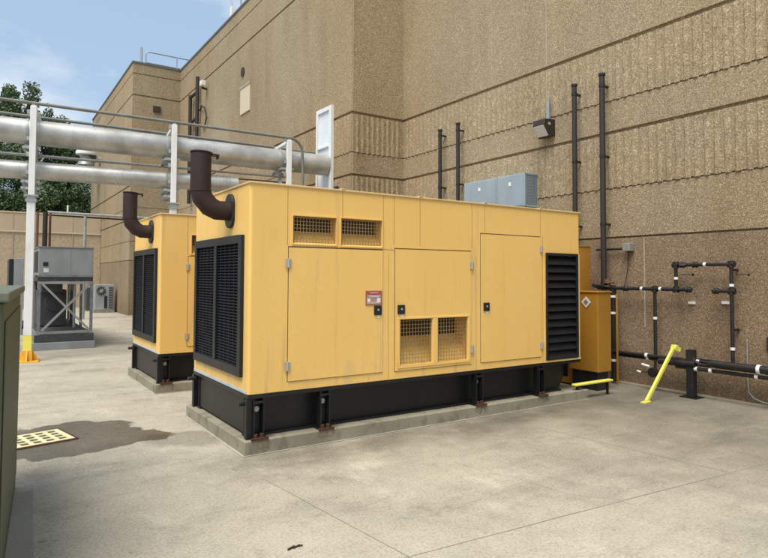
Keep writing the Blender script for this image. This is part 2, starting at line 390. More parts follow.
def seal(x, y, z0, z1, nx, ny, wd=.022):
    d = Vector((-ny, nx, 0)); o_ = Vector((nx, ny, 0))
    s.obox(Vector((x, y, (z0+z1)/2))+o_*.003, d*wd/2, o_*.004, (0,0,(z1-z0)/2))
for (z0, z1) in ((G5+.02,G4-.02),(G4+.02,G3-.03),(G3+.03,G2-.02),(G2+.02,G1-.04),(G1+.04,9.29),(9.37,10.22)):
    s.obox((4.904+.03, 6.495-.003, (z0+z1)/2), (.010,0,0), (0,.004,0), (0,0,(z1-z0)/2))
for (z0, z1) in ((G4+.02,G3-.03),(G3+.03,G2-.02),(G2+.02,G1-.04),(G1+.04,9.2)): seal(6.364, 1.985, z0, z1, -1, 0, .014)
seal(6.364, .08, .9, G5-.03, -1, 0, .014)
s.split('joint_sealant', 'sealant', bld)
s = MB()
def djoint(x, y, z0, z1): s.box(x-.004, x+.002, y-.006, y+.006, z0, z1)
for y in (11.5, 16.5): djoint(4.904, y, G1+.04, 9.29)
for y in (24.0, 28.0): djoint(2.933, y, .1, G4)
for y in (3.4, -2.4, -6): djoint(6.364, y, G3+.03, G2-.02)
for y in (3.4, ): djoint(6.364, y, G1+.04, 9.2)
s.box(4.80, 4.813, 21.449, 21.457, 9.4, 10.2); s.split('panel_joint', 'joint', bld)
s = MB(); s.box(6.338, 6.37, -11, 6.45, -.01, .022); s.build('base_sealant', 'sealant', bld)
s = MB(); s.box(3.77, 4.08, 21.40, 21.47, 8.70, 8.96); s.build('vent_opening', 'dark', bld)
s = MB(); s.box(4.87, 4.92, 12.95, 13.8, 7.0, 7.86); s.build('window_cover', 'lumber', bld, bevel=.01)
s = MB(); s.box(4.85, 4.869, 12.93, 13.82, 7.86, 7.93); s.build('window_lintel', 'joint', bld)
s = MB(); s.disc((4.90,13.64,8.43), (1,0,0), .16, .05); s.build('round_vent', 'dark', bld)
# white panel where the pipe goes through the wall
pn = thing('wall_panel', (4.9, 7.73, 3.3), 'tall narrow white framed panel on the tan wall where the large silver pipe ends', 'wall panel')
MB().box(4.862, 4.9, 7.34, 8.13, 3.3, 5.82).build('panel', 'panel_white', pn)
f = MB(); 
for y0, y1, z0, z1 in ((7.34,7.44,3.3,5.82),(8.03,8.13,3.3,5.82),(7.44,8.03,5.72,5.82),(7.44,8.03,3.3,3.4),(7.44,8.03,4.82,4.87)): f.box(4.815, 4.861, y0, y1, z0, z1)
f.build('frame', 'white', pn, bevel=.006)
MB().box(4.82, 4.9, 7.06, 7.18, 3.6, 3.8).build('junction_box', 'dark', bld)

# roof edge things
rl = thing('roof_railing', (3.66, 22.5, 10.7), 'thin grey hooped railing on the roof edge of the far end of the building', 'railing')
t = MB(); t.tube([(3.66,22.5,10.41),(3.66,22.5,11.5)]+arc((3.8,22.5,11.5), math.pi, math.pi/2, .14, (1,0,0), (0,0,1), 5)+[(6.6,22.5,11.64)], .03, 8); t.build('top_rail', 'galv', rl, smooth=True)
t = MB(); t.tube([(3.66,22.5,11.15),(6.6,22.5,11.15)], .025, 8); t.build('mid_rail', 'galv', rl, smooth=True)
for x in (5.0, 6.4): MB().tube([(x,22.5,10.41),(x,22.5,11.62)], .028, 8).build('post', 'galv', rl)
t = MB(); t.tube([(3.42,22.3,10.41),(3.42,22.3,11.7)], .055, 8); tag(t.build('vent_pipe', 'galv', origin=(3.42,22.3,10.4)), 'short grey pipe standing on the far roof corner left of the railing', 'pipe')
an = thing('antenna', (4.96, 14.9, 10.76), 'white rooftop antenna with a thin mast at the parapet edge', 'antenna')
MB().box(4.88,5.04,14.8,15.0,10.766,11.1).build('base_box', 'white', an, bevel=.01)
MB().tube([(4.95,14.9,11.1),(4.86,15.0,11.9),(4.84,15.1,12.8)], .018, 6).build('mast', 'galv', an)
t = MB(); t.tube([(5.0,14.2,10.766),(5.0,14.2,11.9)], .035, 8); t.tube([(5.0,14.2,11.5),(5.0,14.6,11.5)],.02,6); tag(t.build('antenna_mast', 'galv', origin=(5,14.2,10.76)), 'thin grey mast on the parapet just right of the white antenna', 'antenna')
# ladder-like pipes
ld = thing('wall_ladder', (4.8, 18.8, 5.2), 'dark brown ladder of pipes fixed to the tan wall above the pipe rack', 'ladder')
for y, zt in ((19.32,9.05),(18.35,9.55)): MB().tube([(4.76,y,4.6),(4.76,y,zt)], .075, 8).build('rail', 'pipe_brown', ld, smooth=True)
for z in (8.95, 7.9, 6.9, 5.9): MB().tube([(4.76,18.4,z),(4.76,19.28,z)], .06, 8).build('rung', 'pipe_brown', ld, smooth=True)
for z in (8.2, 6.2): MB().box(4.76,4.9,18.31,18.39,z,z+.06).build('bracket', 'pipe_brown', ld)
sc = thing('security_light', (4.9,17.44,9.0), 'small white light on a dark bracket high on the tan wall right of the ladder', 'wall light')
MB().box(4.6,4.78,17.3,17.55,8.93,9.12).build('lamp_head', 'white', sc, bevel=.02)
MB().tube([(4.9,17.6,8.9),(4.75,17.6,8.9),(4.7,17.5,8.98)], .05, 8).build('bracket', 'pipe_brown', sc)
cl = MB(); cl.tube([(4.86,18.25,8.2),(4.8,17.9,8.3),(4.8,17.45,8.1),(4.82,17.3,7.7),(4.84,17.6,7.4),(4.86,18.0,7.5)], .03, 6); tag(cl.build('cable', 'pipe_brown', origin=(4.9,18,8)), 'loop of dark cable hanging on the tan wall beside the ladder', 'cable')

# ------------------------------------------------------------------ generator
ZB, ZT, GL, GW = .545, 2.53, 4.745, 1.753
def make_gen():
    root = thing('generator', (0, 0, .13), 'x', 'generator', 'yellow enclosed standby generators on concrete pads')
    vents = [(.44,.925,1.975,2.25), (.98,1.485,1.97,2.255)]
    dv = [(1.725,2.17,.69,1.185), (2.25,2.70,.685,1.185)]
    rl_ = (4.045, 4.69, .575, 1.975)
    el = (.16, 1.635, .72, 2.02)
    b = MB()
    holes = vents+[(1.70,2.73,.665,1.21)]+[rl_]
    cr = .03
    b.grid((0,0,0), (1,0,0), (0,0,1), (cr, GL-cr), (ZB, ZT), holes)
    b.grid((0,0,0), (0,1,0), (0,0,1), (cr, GW-cr), (ZB, ZT), [el])
    b.grid((GL,0,0), (0,1,0), (0,0,1), (cr, GW-cr), (ZB, ZT), [])
    b.grid((0,GW,0), (1,0,0), (0,0,1), (cr, GL-cr), (ZB, ZT), [])
    for (cx, cy, a0) in ((cr,cr,math.pi),(GL-cr,cr,1.5*math.pi),(GL-cr,GW-cr,0),(cr,GW-cr,.5*math.pi)):
        pts = [(cx+cr*math.cos(a0+k*math.pi/10), cy+cr*math.sin(a0+k*math.pi/10)) for k in range(6)]
        for p, q in zip(pts, pts[1:]): b.add([(*p,ZB),(*q,ZB),(*q,ZT),(*p,ZT)], [(0,1,2,3)])
    # ducts behind the openings (floor slopes up to the back)
    def duct(x0, x1, z0, z1, dep, rise):
        b.add([(x0,0,z0),(x1,0,z0),(x1,dep,z0+rise),(x0,dep,z0+rise),(x0,0,z1),(x1,0,z1),(x1,dep,z1),(x0,dep,z1)],
              [(0,1,2,3),(0,3,7,4),(1,5,6,2),(4,7,6,5)])
    for v in vents: duct(*v, .13, .13)
    duct(1.70, 2.73, .665, 1.21, .26, .30)
    for v in [(*rl_, .14, 0)]: duct(*v)
    y0, y1, z0, z1 = el
    b.add([(0,y0,z0),(0,y1,z0),(.2,y1,z0),(.2,y0,z0),(0,y0,z1),(0,y1,z1),(.2,y1,z1),(.2,y0,z1)], [(0,1,2,3),(4,7,6,5),(0,3,7,4),(1,5,6,2)])
    body = b.build('body', 'yellow', root)
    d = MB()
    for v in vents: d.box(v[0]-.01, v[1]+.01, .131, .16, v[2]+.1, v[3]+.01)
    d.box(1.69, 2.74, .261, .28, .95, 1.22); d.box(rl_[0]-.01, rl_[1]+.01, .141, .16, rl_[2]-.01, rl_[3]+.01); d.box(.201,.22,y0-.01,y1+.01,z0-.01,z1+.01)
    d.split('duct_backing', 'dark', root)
    # roof
    rf = MB(); rf.box(-.012, GL+.012, -.014, GW+.012, ZT, ZT+.022); rf.build('roof', 'yellow_roof', root, bevel=.006)
    sm = MB()
    for x in (1.0, 2.0, 2.99, 3.96): sm.box(x-.018, x+.018, -.019, GW, ZT+.022, ZT+.034)
    sm.split('roof_seam', 'yellow_roof', root)
    # panel seams (thin dark gaps in the front)
    q = MB()
    def vseam(x, a, c_, wd=.003): q.box(x-wd/2-.0005, x+wd/2+.0005, -.0022, .002, a, c_)
    for x in (.385, 1.0, 1.505): vseam(x, 2.27 if x == 1.0 else 1.96, ZT-.004)
    for x in (1.645, 2.0, 2.775, 2.985, 3.96): vseam(x, 2.0 if x < 2.9 else 2.2, ZT-.004)
    for x in (1.575+.0, 2.84, 4.0): vseam(x, ZB+.01, 1.9 if x < 4 else 2.2, .002)
    q.box(1.50, 1.66, -.0022, .002, 1.945, 1.949)
    q.split('panel_seam', 'seam_soft', root)
    # doors
    def door(x0, x1, z0, z1, hs, hx, lx, holes=()):
        gk = MB(); gk.grid((0,-.0022,0), (1,0,0), (0,0,1), (x0-.007, x1+.006), (z0-.006, z1+.012), list(holes)); 
        dm = MB(); dm.grid((0,-.010,0), (1,0,0), (0,0,1), (x0, x1), (z0, z1), list(holes))
        dm.add([(x0,-.010,z0),(x1,-.010,z0),(x1,-.010,z1),(x0,-.010,z1),(x0,-.0025,z0),(x1,-.0025,z0),(x1,-.0025,z1),(x0,-.0025,z1)], [(0,4,5,1),(1,5,6,2),(2,6,7,3),(3,7,4,0)])
        for h in holes:
            dm.add([(h[0],-.010,h[2]),(h[1],-.010,h[2]),(h[1],-.010,h[3]),(h[0],-.010,h[3]),(h[0],.012,h[2]),(h[1],.012,h[2]),(h[1],.012,h[3]),(h[0],.012,h[3])], [(0,4,5,1),(1,5,6,2),(2,6,7,3),(3,7,4,0)])
        do = dm.build('door', 'yellow', root, smooth=False); gk.build('gasket', 'seam', do)
        for hz in hs:
            h_ = MB(); h_.box(hx-.028, hx+.028, -.020, -.0105, hz-.045, hz+.045); h_.tube([(hx,-.022,hz-.045),(hx,-.022,hz+.045)], .009, 8)
            h_.build('hinge', 'zinc', do, bevel=.002)
        l_ = MB(); l_.box(lx-.048, lx+.048, -.026, -.0105, 1.245, 1.345); lo = l_.build('latch', 'black', do, bevel=.006)
        l2 = MB(); l2.disc((lx, -.029, 1.30), (0,1,0), .012, .006, 10); l2.build('keyhole', 'zinc', do)
        l2 = MB(); l2.box(lx-.004, lx+.034, -.0135, -.0103, 1.212, 1.236); l2.build('latch_label', 'tag_white', do)
        return do
    door(.40, 1.495, .635, 1.935, (1.78,.78), .392, 1.43)
    d2 = door(1.66, 2.755, .63, 1.955, (1.79,.80), 2.762, 1.735, dv)
    rim = MB()
    rim.box(1.69, 2.735, -.018, -.0103, .655, .68); rim.box(1.69,2.735,-.018,-.0103,1.19,1.208); rim.box(1.69,1.72,-.018,-.0103,.68,1.19); rim.box(2.705,2.735,-.018,-.0103,.68,1.19); rim.box(2.175,2.245,-.018,-.0103,.68,1.19)
    rim.build('vent_frame', 'yellow', d2, bevel=.003)
    door(2.915, 3.955, .63, 2.175, (2.02,.775), 3.962, 2.995)
    # wire screens
    def mesh_screen(x0, x1, z0, z1, y, nx, nz, par):
        sc_ = MB(); r_ = .0024
        for i in range(nx): x = x0+(x1-x0)*(i+.5)/nx; sc_.box(x-r_, x+r_, y-r_, y+r_, z0, z1)
        for i in range(nz): z = z0+(z1-z0)*(i+.5)/nz; sc_.box(x0, x1, y+.002, y+.002+2*r_, z-r_, z+r_)
        return sc_.build('wire_screen', 'screen', par)
    for v in vents:
        mesh_screen(*v, .01, 14, 8, root)
    for v in dv: mesh_screen(*v, .008, 11, 12, d2)
    fr = MB()
    for v in vents:
        fr.box(v[0]-.012, v[1]+.012, -.012, -.0005, v[2]-.012, v[2]); fr.box(v[0]-.012, v[1]+.012, -.012, -.0005, v[3], v[3]+.012)
        fr.box(v[0]-.012, v[0], -.012, -.0005, v[2], v[3]); fr.box(v[1], v[1]+.012, -.012, -.0005, v[2], v[3])
    fr.build('vent_trim', 'yellow', root)
    # black louvre on the long side
    x0, x1, z0, z1 = rl_
    lv = MB()
    for a in ((x0,x0+.035,z0,z1),(x1-.035,x1,z0,z1),(x0+.035,x1-.035,z1-.035,z1),(x0+.035,x1-.035,z0,z0+.03)): lv.box(a[0],a[1],-.022,.06,a[2],a[3])
    lo = lv.build('side_louvre', 'black', root, bevel=.004)
    sl = MB(); nsl = 13
    for i in range(nsl):
        z = z0+.03+(z1-z0-.065)*(i+.5)/nsl; hh = (z1-z0-.065)/nsl*.62
        sl.add([(x0+.036,-.018,z-hh),(x1-.036,-.018,z-hh),(x1-.036,.045,z+hh*.7),(x0+.036,.045,z+hh*.7),(x0+.036,-.013,z-hh-.004),(x1-.036,-.013,z-hh-.004),(x1-.036,.05,z+hh*.7-.004),(x0+.036,.05,z+hh*.7-.004)], [(0,1,2,3),(4,7,6,5),(0,4,5,1),(2,6,7,3),(0,3,7,4),(1,5,6,2)])
    sl.build('slats', 'louver', lo)
    tr = MB(); tr.box(x0-.012,x1+.045,-.016,-.0005,z0-.03,z0-.004); tr.box(x1+.006,x1+.03,-.016,-.0005,z0-.004,z1); tr.box(x0-.014,x0-.004,-.016,-.0005,z0-.004,z1); tr.build('louvre_trim', 'yellow_pale', root)
    # big radiator louvre on the end
    y0, y1, z0, z1 = el
    lv = MB(); fw_ = .055
    for a in ((y0-.025,y0+fw_,z0-.03,z1+.03),(y1-fw_,y1+.025,z0-.03,z1+.03),(y0+fw_,y1-fw_,z1-.05,z1+.03),(y0+fw_,y1-fw_,z0-.03,z0+.06),(.875,.955,z0+.06,z1-.05)): lv.box(-.035,.03,a[0],a[1],a[2],a[3])
    lo = lv.build('radiator_louvre', 'black_dusty', root, bevel=.005)
    sl = MB()
    for (a, c_) in ((y0+fw_+.001,.874),(.956,y1-fw_-.001)):
        nn_ = 40
        for i in range(nn_):
            z = z0+.06+(z1-z0-.11)*(i+.5)/nn_; h = .016
            sl.add([(-.022,a,z-h),(-.022,c_,z-h),(.012,c_,z+h*.8),(.012,a,z+h*.8),(-.019,a,z-h-.003),(-.019,c_,z-h-.003),(.015,c_,z+h*.8-.003),(.015,a,z+h*.8-.003)], [(0,3,2,1),(4,5,6,7),(0,1,5,4),(2,3,7,6)])
        for k in range(1, 5): yy = a+(c_-a)*k/5; sl.box(-.026,-.023,yy-.003,yy+.003,z0+.06,z1-.05)
    sl.build('slats', 'louver', lo)
    # exhaust
    fl = MB(); pts = []
    for k in range(24):
        a = 2*math.pi*k/24; pts.append((-.001, .52+.115*math.cos(a), 2.31+.115*math.sin(a)+(.06 if math.sin(a) > 0 else -.06)))
    fl.prism(pts, (-.03,0,0)); ex = MB()
    pth = [(-.031,.52,2.31),(-.16,.52,2.31)]+arc((-.16,.52,2.47), -math.pi/2, -math.pi*.72, .16, (1,0,0), (0,0,1), 2)[1:]+[(-.315,.52,2.50),(-.315,.52,2.87)]
    ex.tube([(-.031,.52,2.31),(-.15,.52,2.31),(-.225,.52,2.345),(-.295,.52,2.425),(-.315,.52,2.50),(-.315,.52,2.862)], [.098,.098,.101,.101,.100,.100], 24)
    exo = ex.build('exhaust_pipe', 'brown', root, smooth=True); fl.build('flange', 'black', exo, bevel=.006)
    rc = MB(); rc.disc((-.313,.52,2.872), (.04,0,1), .108, .012, 24); rc.box(-.215,-.145,.48,.56,2.853,2.868); rc.box(-.155,-.143,.49,.55,2.825,2.853); rc.build('rain_cap', 'brown', exo)
    bd = MB(); bd.tube([(-.315,.52,2.485),(-.315,.52,2.50)], .105, 24); bd.build('weld_bead', 'brown', exo)
    # skid
    sk = MB(); ya, yb = .03, GW-.03
    for yy in (ya, yb-.06):
        prof2 = [(0.02,.13),(4.45,.13),(4.70,.47),(4.70,.50),(0.02,.50)]
        sk.prism([(x, yy+(.12 if yy == ya else -.07), z) for x, z in prof2], (0,.012,0))
    sk.box(.0, GL-.01, -.004, .18, .503, .543); sk.box(.0, GL-.01, GW-.18, GW+.004, .503, .543)
    sk.box(.02, 4.45, .085, .20, .131, .152); sk.box(.02, 4.45, GW-.20, GW-.085, .131, .152)
    sk.box(.0, .05, .181, GW-.181, .503, .543); sk.box(.035,.05,.06,GW-.06,.153,.502); sk.box(4.60,4.62,.1,GW-.1,.3,.5)
    sk.box(-.012,.06,-.006,.058,.135,.502); sk.box(-.012,.06,GW-.058,GW+.006,.135,.502)
    sk.box(.02,.034,.09,.11,.153,.5)
    sko = sk.build('skid', 'black_dusty', root, bevel=.002)
    tp = MB(); tp.box(-.0035,-.0005,.03,GW-.03,.546,.572); tp.build('edge_tape', 'tape', root)
    for i, x in enumerate((.10, .80, 2.87, 3.94)):
        br = MB(); br.box(x-.055,x-.043,-.035,.06,.15,.50); br.box(x+.043,x+.055,-.035,.06,.15,.50); br.box(x-.043,x+.043,.045,.06,.15,.50); br.box(x-.075,x+.075,-.05,.08,.132,.15)
        br.box(x-.043,x+.043,-.03,.045,.46,.48)
        bo = br.build('mounting_bracket', 'black_dusty', root, bevel=.003)
        MB().disc((x,-.02+.062,.40),(0,1,0),.026,.03,12).build('bolt', 'zinc', bo)
        ft = MB(); ft.box(x-.085,x+.085,-.07,-.052,.131,.15); ft.disc((x-.03,-.03,.165),(0,0,1),.02,.03,8); ft.disc((x+.03,-.03,.165),(0,0,1),.02,.03,8); ft.build('anchor_foot', 'rust', bo)
    MB().tube([(-.05,.10,.445),(.0,.10,.445)], .018, 8).build('drain_stub', 'black', sko)
    MB().tube([(-.09,GW-.1,.47),(.0,GW-.1,.47)], .022, 8).build('drain_stub', 'black', sko)
    return root
gen = make_gen()
gen2 = copy_tree(gen); gen2.location = (0, 3.4805, .13)
gen['label'] = 'large yellow generator enclosure nearest the camera, long side with three doors and a red sign'
gen2['label'] = 'yellow generator enclosure standing farther back, mostly hidden behind the nearer one'
# warning sign on the nearer one
sg = MB(); sg.box(1.275, 1.485, -.0145, -.0105, 1.35, 1.505); so = sg.build('warning_sign', 'sign_field', gen)
q = MB(); q.box(1.28,1.48,-.0175,-.0148,1.462,1.50); q.box(1.28,1.288,-.0175,-.0148,1.355,1.461); q.box(1.472,1.48,-.0175,-.0148,1.355,1.461); q.box(1.289,1.471,-.0175,-.0148,1.352,1.358); q.build('sign_header', 'brass', so)
q = MB()
for z, a, b2 in ((1.478,1.33,1.43),(1.447,1.30,1.46),(1.436,1.32,1.44),(1.372,1.30,1.45)): q.box(a,b2,-.0195,-.018,z,z+.005)
q.box(1.30,1.335,-.0175,-.0148,1.385,1.42); q.box(1.42,1.46,-.0175,-.0148,1.38,1.425); q.build('sign_print', 'tag_white', so)

def pad(y, label):
    o = thing('concrete_pad', (-.04, y, 0), label, 'concrete pad', 'raised concrete pads under the generators')
    p = MB(); nx = 30
    p.box(-.045, 4.84, y-.055, y+1.87, -.02, .129); p.build('slab', 'pad', o, bevel=.010)
    q = MB(); q.add([(-.07,y-.08,.004),(4.86,y-.075,.004),(4.85,y-.055,.004),(-.045,y-.055,.004)], [(0,1,2,3)]); q.add([(-.07,y-.08,.004),(-.045,y-.055,.004),(-.045,y+1.88,.004),(-.065,y+1.88,.004)], [(0,1,2,3)]); q.build('edge_sealant', 'edge_grout', o, recalc=False)
    rnd = random.Random(11)
    for x in (.10, .80, 2.87, 3.94):
        q = MB(); yf = y-.0575; top = [(x-.10+.2*i/8+rnd.uniform(-.01,.01)) for i in range(9)]; L_ = [rnd.uniform(.01,.085) for _ in range(9)]
        for i in range(8): q.add([(top[i],yf,.117),(top[i+1],yf,.117),(top[i+1],yf,.117-L_[i+1]*.95),(top[i],yf,.117-L_[i]*.95)], [(0,1,2,3)])
        q.build('rust_stain', 'rust_run', o, recalc=True)
    return o
pad(0, 'low stained concrete pad carrying the nearer yellow generator'); pad(3.4805, 'low concrete pad under the farther yellow generator')

# ------------------------------------------------------------------ pipe rack
P0 = Vector((-1.3, 8.0, 0)); DR = (Vector((4.9, 7.15, 0))-P0).normalized(); NR = Vector((-DR.y, DR.x, 0))
def RK(s_, off, z): return P0+DR*s_+NR*off+Vector((0,0,z))
rtop = lambda s_: 4.96-.028*(s_)
lab = ['white square rack post with a yellow foot standing left of the grey air unit', 'white square rack post rising behind the farther generator', 'white square rack post nearest the tan wall, rising behind the nearer generator']
for i, s_ in enumerate((-.06, 2.54, 5.06)):
    t_ = rtop(s_)-.03
    o = thing('rack_support', RK(s_, 0, 0), lab[i], 'pipe support', 'white supports of the overhead pipe rack')
    m = MB(); m.obox(RK(s_,0,(3.2+t_)/2), DR*.055, NR*.055, (0,0,(t_-3.2)/2)); m.obox(RK(s_,0,(3.17+.5)/2), DR*.07, NR*.07, (0,0,(3.17-.5)/2))
    m.build('post', 'white', o, bevel=.008)
    m = MB(); m.obox(RK(s_,0,3.185), DR*.12, NR*.12, (0,0,.014)); m.obox(RK(s_,0,3.10), DR*.09, NR*.09, (0,0,.03)); m.build('splice_flange', 'galv', o)
    m = MB(); m.obox(RK(s_,0,t_+.02), DR*.03, NR*.03, (0,0,.022)); m.build('saddle', 'galv', o)
    m = MB(); m.obox(RK(s_,0,.36), DR*.071, NR*.071, (0,0,.14)); m.build('yellow_band', 'safety', o)
    m = MB(); m.obox(RK(s_,0,.012), DR*.2, NR*.2, (0,0,.012)); m.obox(RK(s_,0,.12), DR*.085, NR*.085, (0,0,.10))
    for dd in (DR, NR, -DR, -NR):
        c0 = RK(s_,0,0); sd = Vector((-dd.y, dd.x, 0))*.01; m.prism([c0+dd*.085-sd+Vector((0,0,.025)), c0+dd*.19-sd+Vector((0,0,.025)), c0+dd*.085-sd+Vector((0,0,.22))], sd*2)
    m.build('foot', 'safety_orange', o)
    m = MB(); m.bar(RK(s_,-.03,t_-.02), RK(s_,1.22,t_+.0), .09, .07)
    m.build('top_arm', 'white', o)
    m = MB(); m.obox(RK(s_,.75,(3.3+t_-.08)/2), DR*.035, NR*.035, (0,0,(t_-.08-3.3)/2)); m.build('hanger', 'galv', o)
    for z in (4.14, 3.47, 3.34):
        m = MB(); m.bar(RK(s_-.16,.06 if z > 4 else -.0,z), RK(s_-.16,.85,z), .05, .05); m.bar(RK(s_-.16,-.06+.12,z-.0), RK(s_+.13,-.06+.12,z), .045,.05); m.bar(RK(s_-.16,.8,z), RK(s_+.10,.8,z), .045,.05); m.build('cross_arm', 'galv', o)
    for z, rr in ((4.50-.0225*s_,.26), (3.735,.19)):
        m = MB(); m.tube([RK(s_-.14,.38,z),RK(s_-.10,.38,z)], rr+.008, 24); m.build('pipe_clamp', 'galv', o, smooth=True)
        m = MB(); m.obox(RK(s_-.12,.38,z-rr-.04), DR*.05, NR*.05, (0,0,.05)); m.build('pipe_shoe', 'galv', o)
    m = MB()
    for z in (4.82,4.3,4.0,3.65): m.obox(RK(s_-.08,.03,z), DR*.03, NR*.05, (0,0,.04))
    m.split('clip', 'galv', o)
def jacketed(name, s0, s1, z0f, r, lab_, endcap=False):
    o = thing(name, RK(s0, .38, z0f(s0)), lab_, 'pipe')
    m = MB(); m.tube([RK(s0,.38,z0f(s0)), RK(s1,.38,z0f(s1))], r, 40); m.build('pipe', 'jacket', o, smooth=True)
    m = MB(); k = s0+.4
    while k < s1-.1:
        m.tube([RK(k,.38,z0f(k)), RK(k+.03,.38,z0f(k+.03))], r+.004, 40); k += .92
    m.split('jacket_band', 'jacket', o, smooth=True)
    return o
bp_ = jacketed('insulated_pipe', -9, 6.12, lambda s_: 4.50-.0225*s_, .25, 'large silver insulated pipe along the rack, ending at the white wall panel')
sp_ = jacketed('insulated_pipe', -9, 3.40, lambda s_: 3.735, .178, 'slimmer silver insulated pipe running below the large one')
m = MB()
for k in range(7): m.tube([RK(3.41+k*.075,.38,3.735), RK(3.465+k*.075,.38,3.735)], .192 if k % 2 else .186, 32)
m.tube([RK(3.40,.38,3.735), RK(3.96,.38,3.735)], .182, 32)
m.build('ribbed_end', 'jacket', sp_, smooth=True)
m = MB(); m.tube([RK(3.30,.30,3.9),RK(3.30,.26,4.02)], .02, 8); m.disc(RK(3.30,.26,4.05), (0,0,1), .05, .06, 10); m.build('air_vent', 'galv', sp_)
def rail(off, z0, lab_, curve=False):
    pts = [RK(k, off, rtop(k)+z0) for k in (-9, 0, 2.5, 4.95)]
    if curve: pts += [RK(5.08+.30*math.sin(a), off, rtop(5.0)+z0-.30*(1-math.cos(a))) for a in (0, .4, .8, 1.2, 1.57)]+[RK(5.40,off,4.0), RK(5.36,off,3.2)]
    else: pts += [RK(6.1, off, rtop(6.1)+z0-.02)]
    tag(MB().tube(pts, .032, 10).build('conduit', 'conduit_grey', smooth=True, origin=RK(0,off,4.9)), lab_, 'conduit', 'thin conduits on top of the pipe rack')
rail(0, .035, 'thin grey conduit over the tops of the white posts, bending down at its end', True)
rail(1.15, .03, 'thin grey conduit along the back of the rack just above the large silver pipe')
for off, z, r_, mm, lb in ((.78, 4.17, .03, 'galv', 'thin conduit strung between the two silver pipes behind the rack'), (.70, 4.02, .018, 'red_brown', 'thin brown wire line just above the slimmer silver pipe')):
    tag(MB().tube([RK(-9,off,z), RK(5.2,off,z-.1)], r_, 8).build('conduit', mm, smooth=True, origin=RK(0,off,z)), lb, 'conduit')

# ------------------------------------------------------------------ left background
fn = thing('screen_wall', (-3, 29.2, 0), 'long tan concrete screen wall closing the yard at the back left', 'wall')
MB().box(-30, 2.92, 29, 29.3, 3.86, 4.72).build('upper_panel', 'fence', fn, bevel=.01)
MB().box(-30, 2.92, 29.02, 29.3, -.1, 3.77).build('lower_panel', 'fence_low', fn)
MB().box(-30, 2.92, 28.96, 29.3, 3.775, 3.855).build('trim_band', 'trim', fn)
MB().box(-30, 2.92, 28.97, 29.33, 4.721, 4.78).build('coping', 'trim', fn)
m = MB()
for x in (-9, -5, -1, 1.6): m.box(x-.02, x+.02, 28.985, 28.999, .1, 4.7)
m.split('panel_joint', 'joint', fn)
hp = thing('pipe_run', (1.05, 20, 0), 'thin light grey pipe on a post crossing in front of the back screen wall', 'pipe')
MB().tube([(-.2,20,4.0),(4.85,20,3.97)], .05, 10).build('pipe', 'galv', hp, smooth=True)
MB().tube([(1.06,20,0),(1.06,20,3.94)], .055, 10).build('post', 'galv', hp, smooth=True)
MB().tube([(.46,20,4.05),(.46,20,4.3)], .03, 8).build('stub', 'tag_white', hp)
m = MB(); m.tube([(-.2,20.05,3.9),(3.2,20.05,3.86)], .03, 8); m.build('lower_line', 'pipe_brown', hp, smooth=True)

au = thing('air_unit', (-.55, 10, 0), 'grey air handling cabinet raised on a cross braced steel stand at the back left', 'air unit')
MB().box(-1.085, .015, 9.95, 12.3, 1.65, 2.275).build('cabinet', 'grey', au, bevel=.012)
m = MB(); m.box(-1.10,.03,9.935,12.32,2.276,2.30); m.box(-1.1,.03,9.94,9.949,1.62,1.66); m.split('cabinet_rim', 'grey_steel', au)
m = MB(); m.box(-.46,-.456,9.944,9.949,1.66,2.27); 
m.build('door_gap', 'joint', au)
m = MB(); m.disc((-.95,9.93,1.90),(0,1,0),.045,.03,12); m.box(-1.0,-.90,9.94,9.949,1.86,1.95); m.build('knob', 'black', au)
MB().box(-.985,-.885,9.943,9.949,1.72,1.82).build('label_plate', 'tag_white', au)
m = MB()
for k in range(16): m.box(-1.10,-1.088,10.1+k*.13,10.16+k*.13,1.72,2.2)
m.build('side_louvre', 'dark_grey', au)
m = MB(); m.box(-1.1,.02,9.97,14.8,1.52,1.62); m.build('bearer', 'dark_grey', au)
for x in (-1.06, .0):
    for y in (10.0, 11.8, 13.2, 14.6): MB().box(x-.03, x+.03, y-.03, y+.03, .33, 1.52).build('leg', 'grey_steel', au)
m = MB(); m.bar((-1.0,9.97,1.46),(-.05,9.97,.42),.045,.045); m.build('brace', 'galv', au)
m = MB(); m.bar((-1.0,9.93,.42),(-.05,9.93,1.46),.045,.045); m.build('brace', 'galv', au)
m = MB(); m.box(-1.08,.02,9.96,10.04,1.46,1.515); m.box(-1.08,.02,9.96,10.04,.34,.40); m.split('frame_rail', 'galv', au)
for x in (-1.1,-.02):
    MB().box(x-.03,x+.06,9.9,15.2,.20,.335).build('skid_beam', 'grey_steel', au)
m = MB(); m.box(-1.14,.05,9.88,9.97,.17,.33); m.box(-1.14,.05,14.9,15.0,.17,.33); m.split('skid_cross_beam', 'dark_grey', au)
m = MB(); m.box(-1.18,.07,9.83,15.2,.0,.165); m.build('base', 'grey', au, bevel=.01)
MB().box(-1.05,-.02,10.1,14.7,.34,.38).build('floor_plate', 'dark_grey', au)
m = MB(); m.box(-.98,-.35,11.6,13.6,.39,1.30); m.tube([(-.6,11.55,1.0),(-.6,11.62,1.0)],.25,16); m.box(-.95,-.5,11.0,11.6,1.25,1.5); m.build('compressor', 'dark_grey', au, bevel=.03)
m = MB()
for k in range(4): m.tube([(-.22+.05*k,11.2+.7*k,.38),(-.22+.05*k,11.2+.7*k,1.5)], .03, 8)
m.split('riser', 'galv', au)
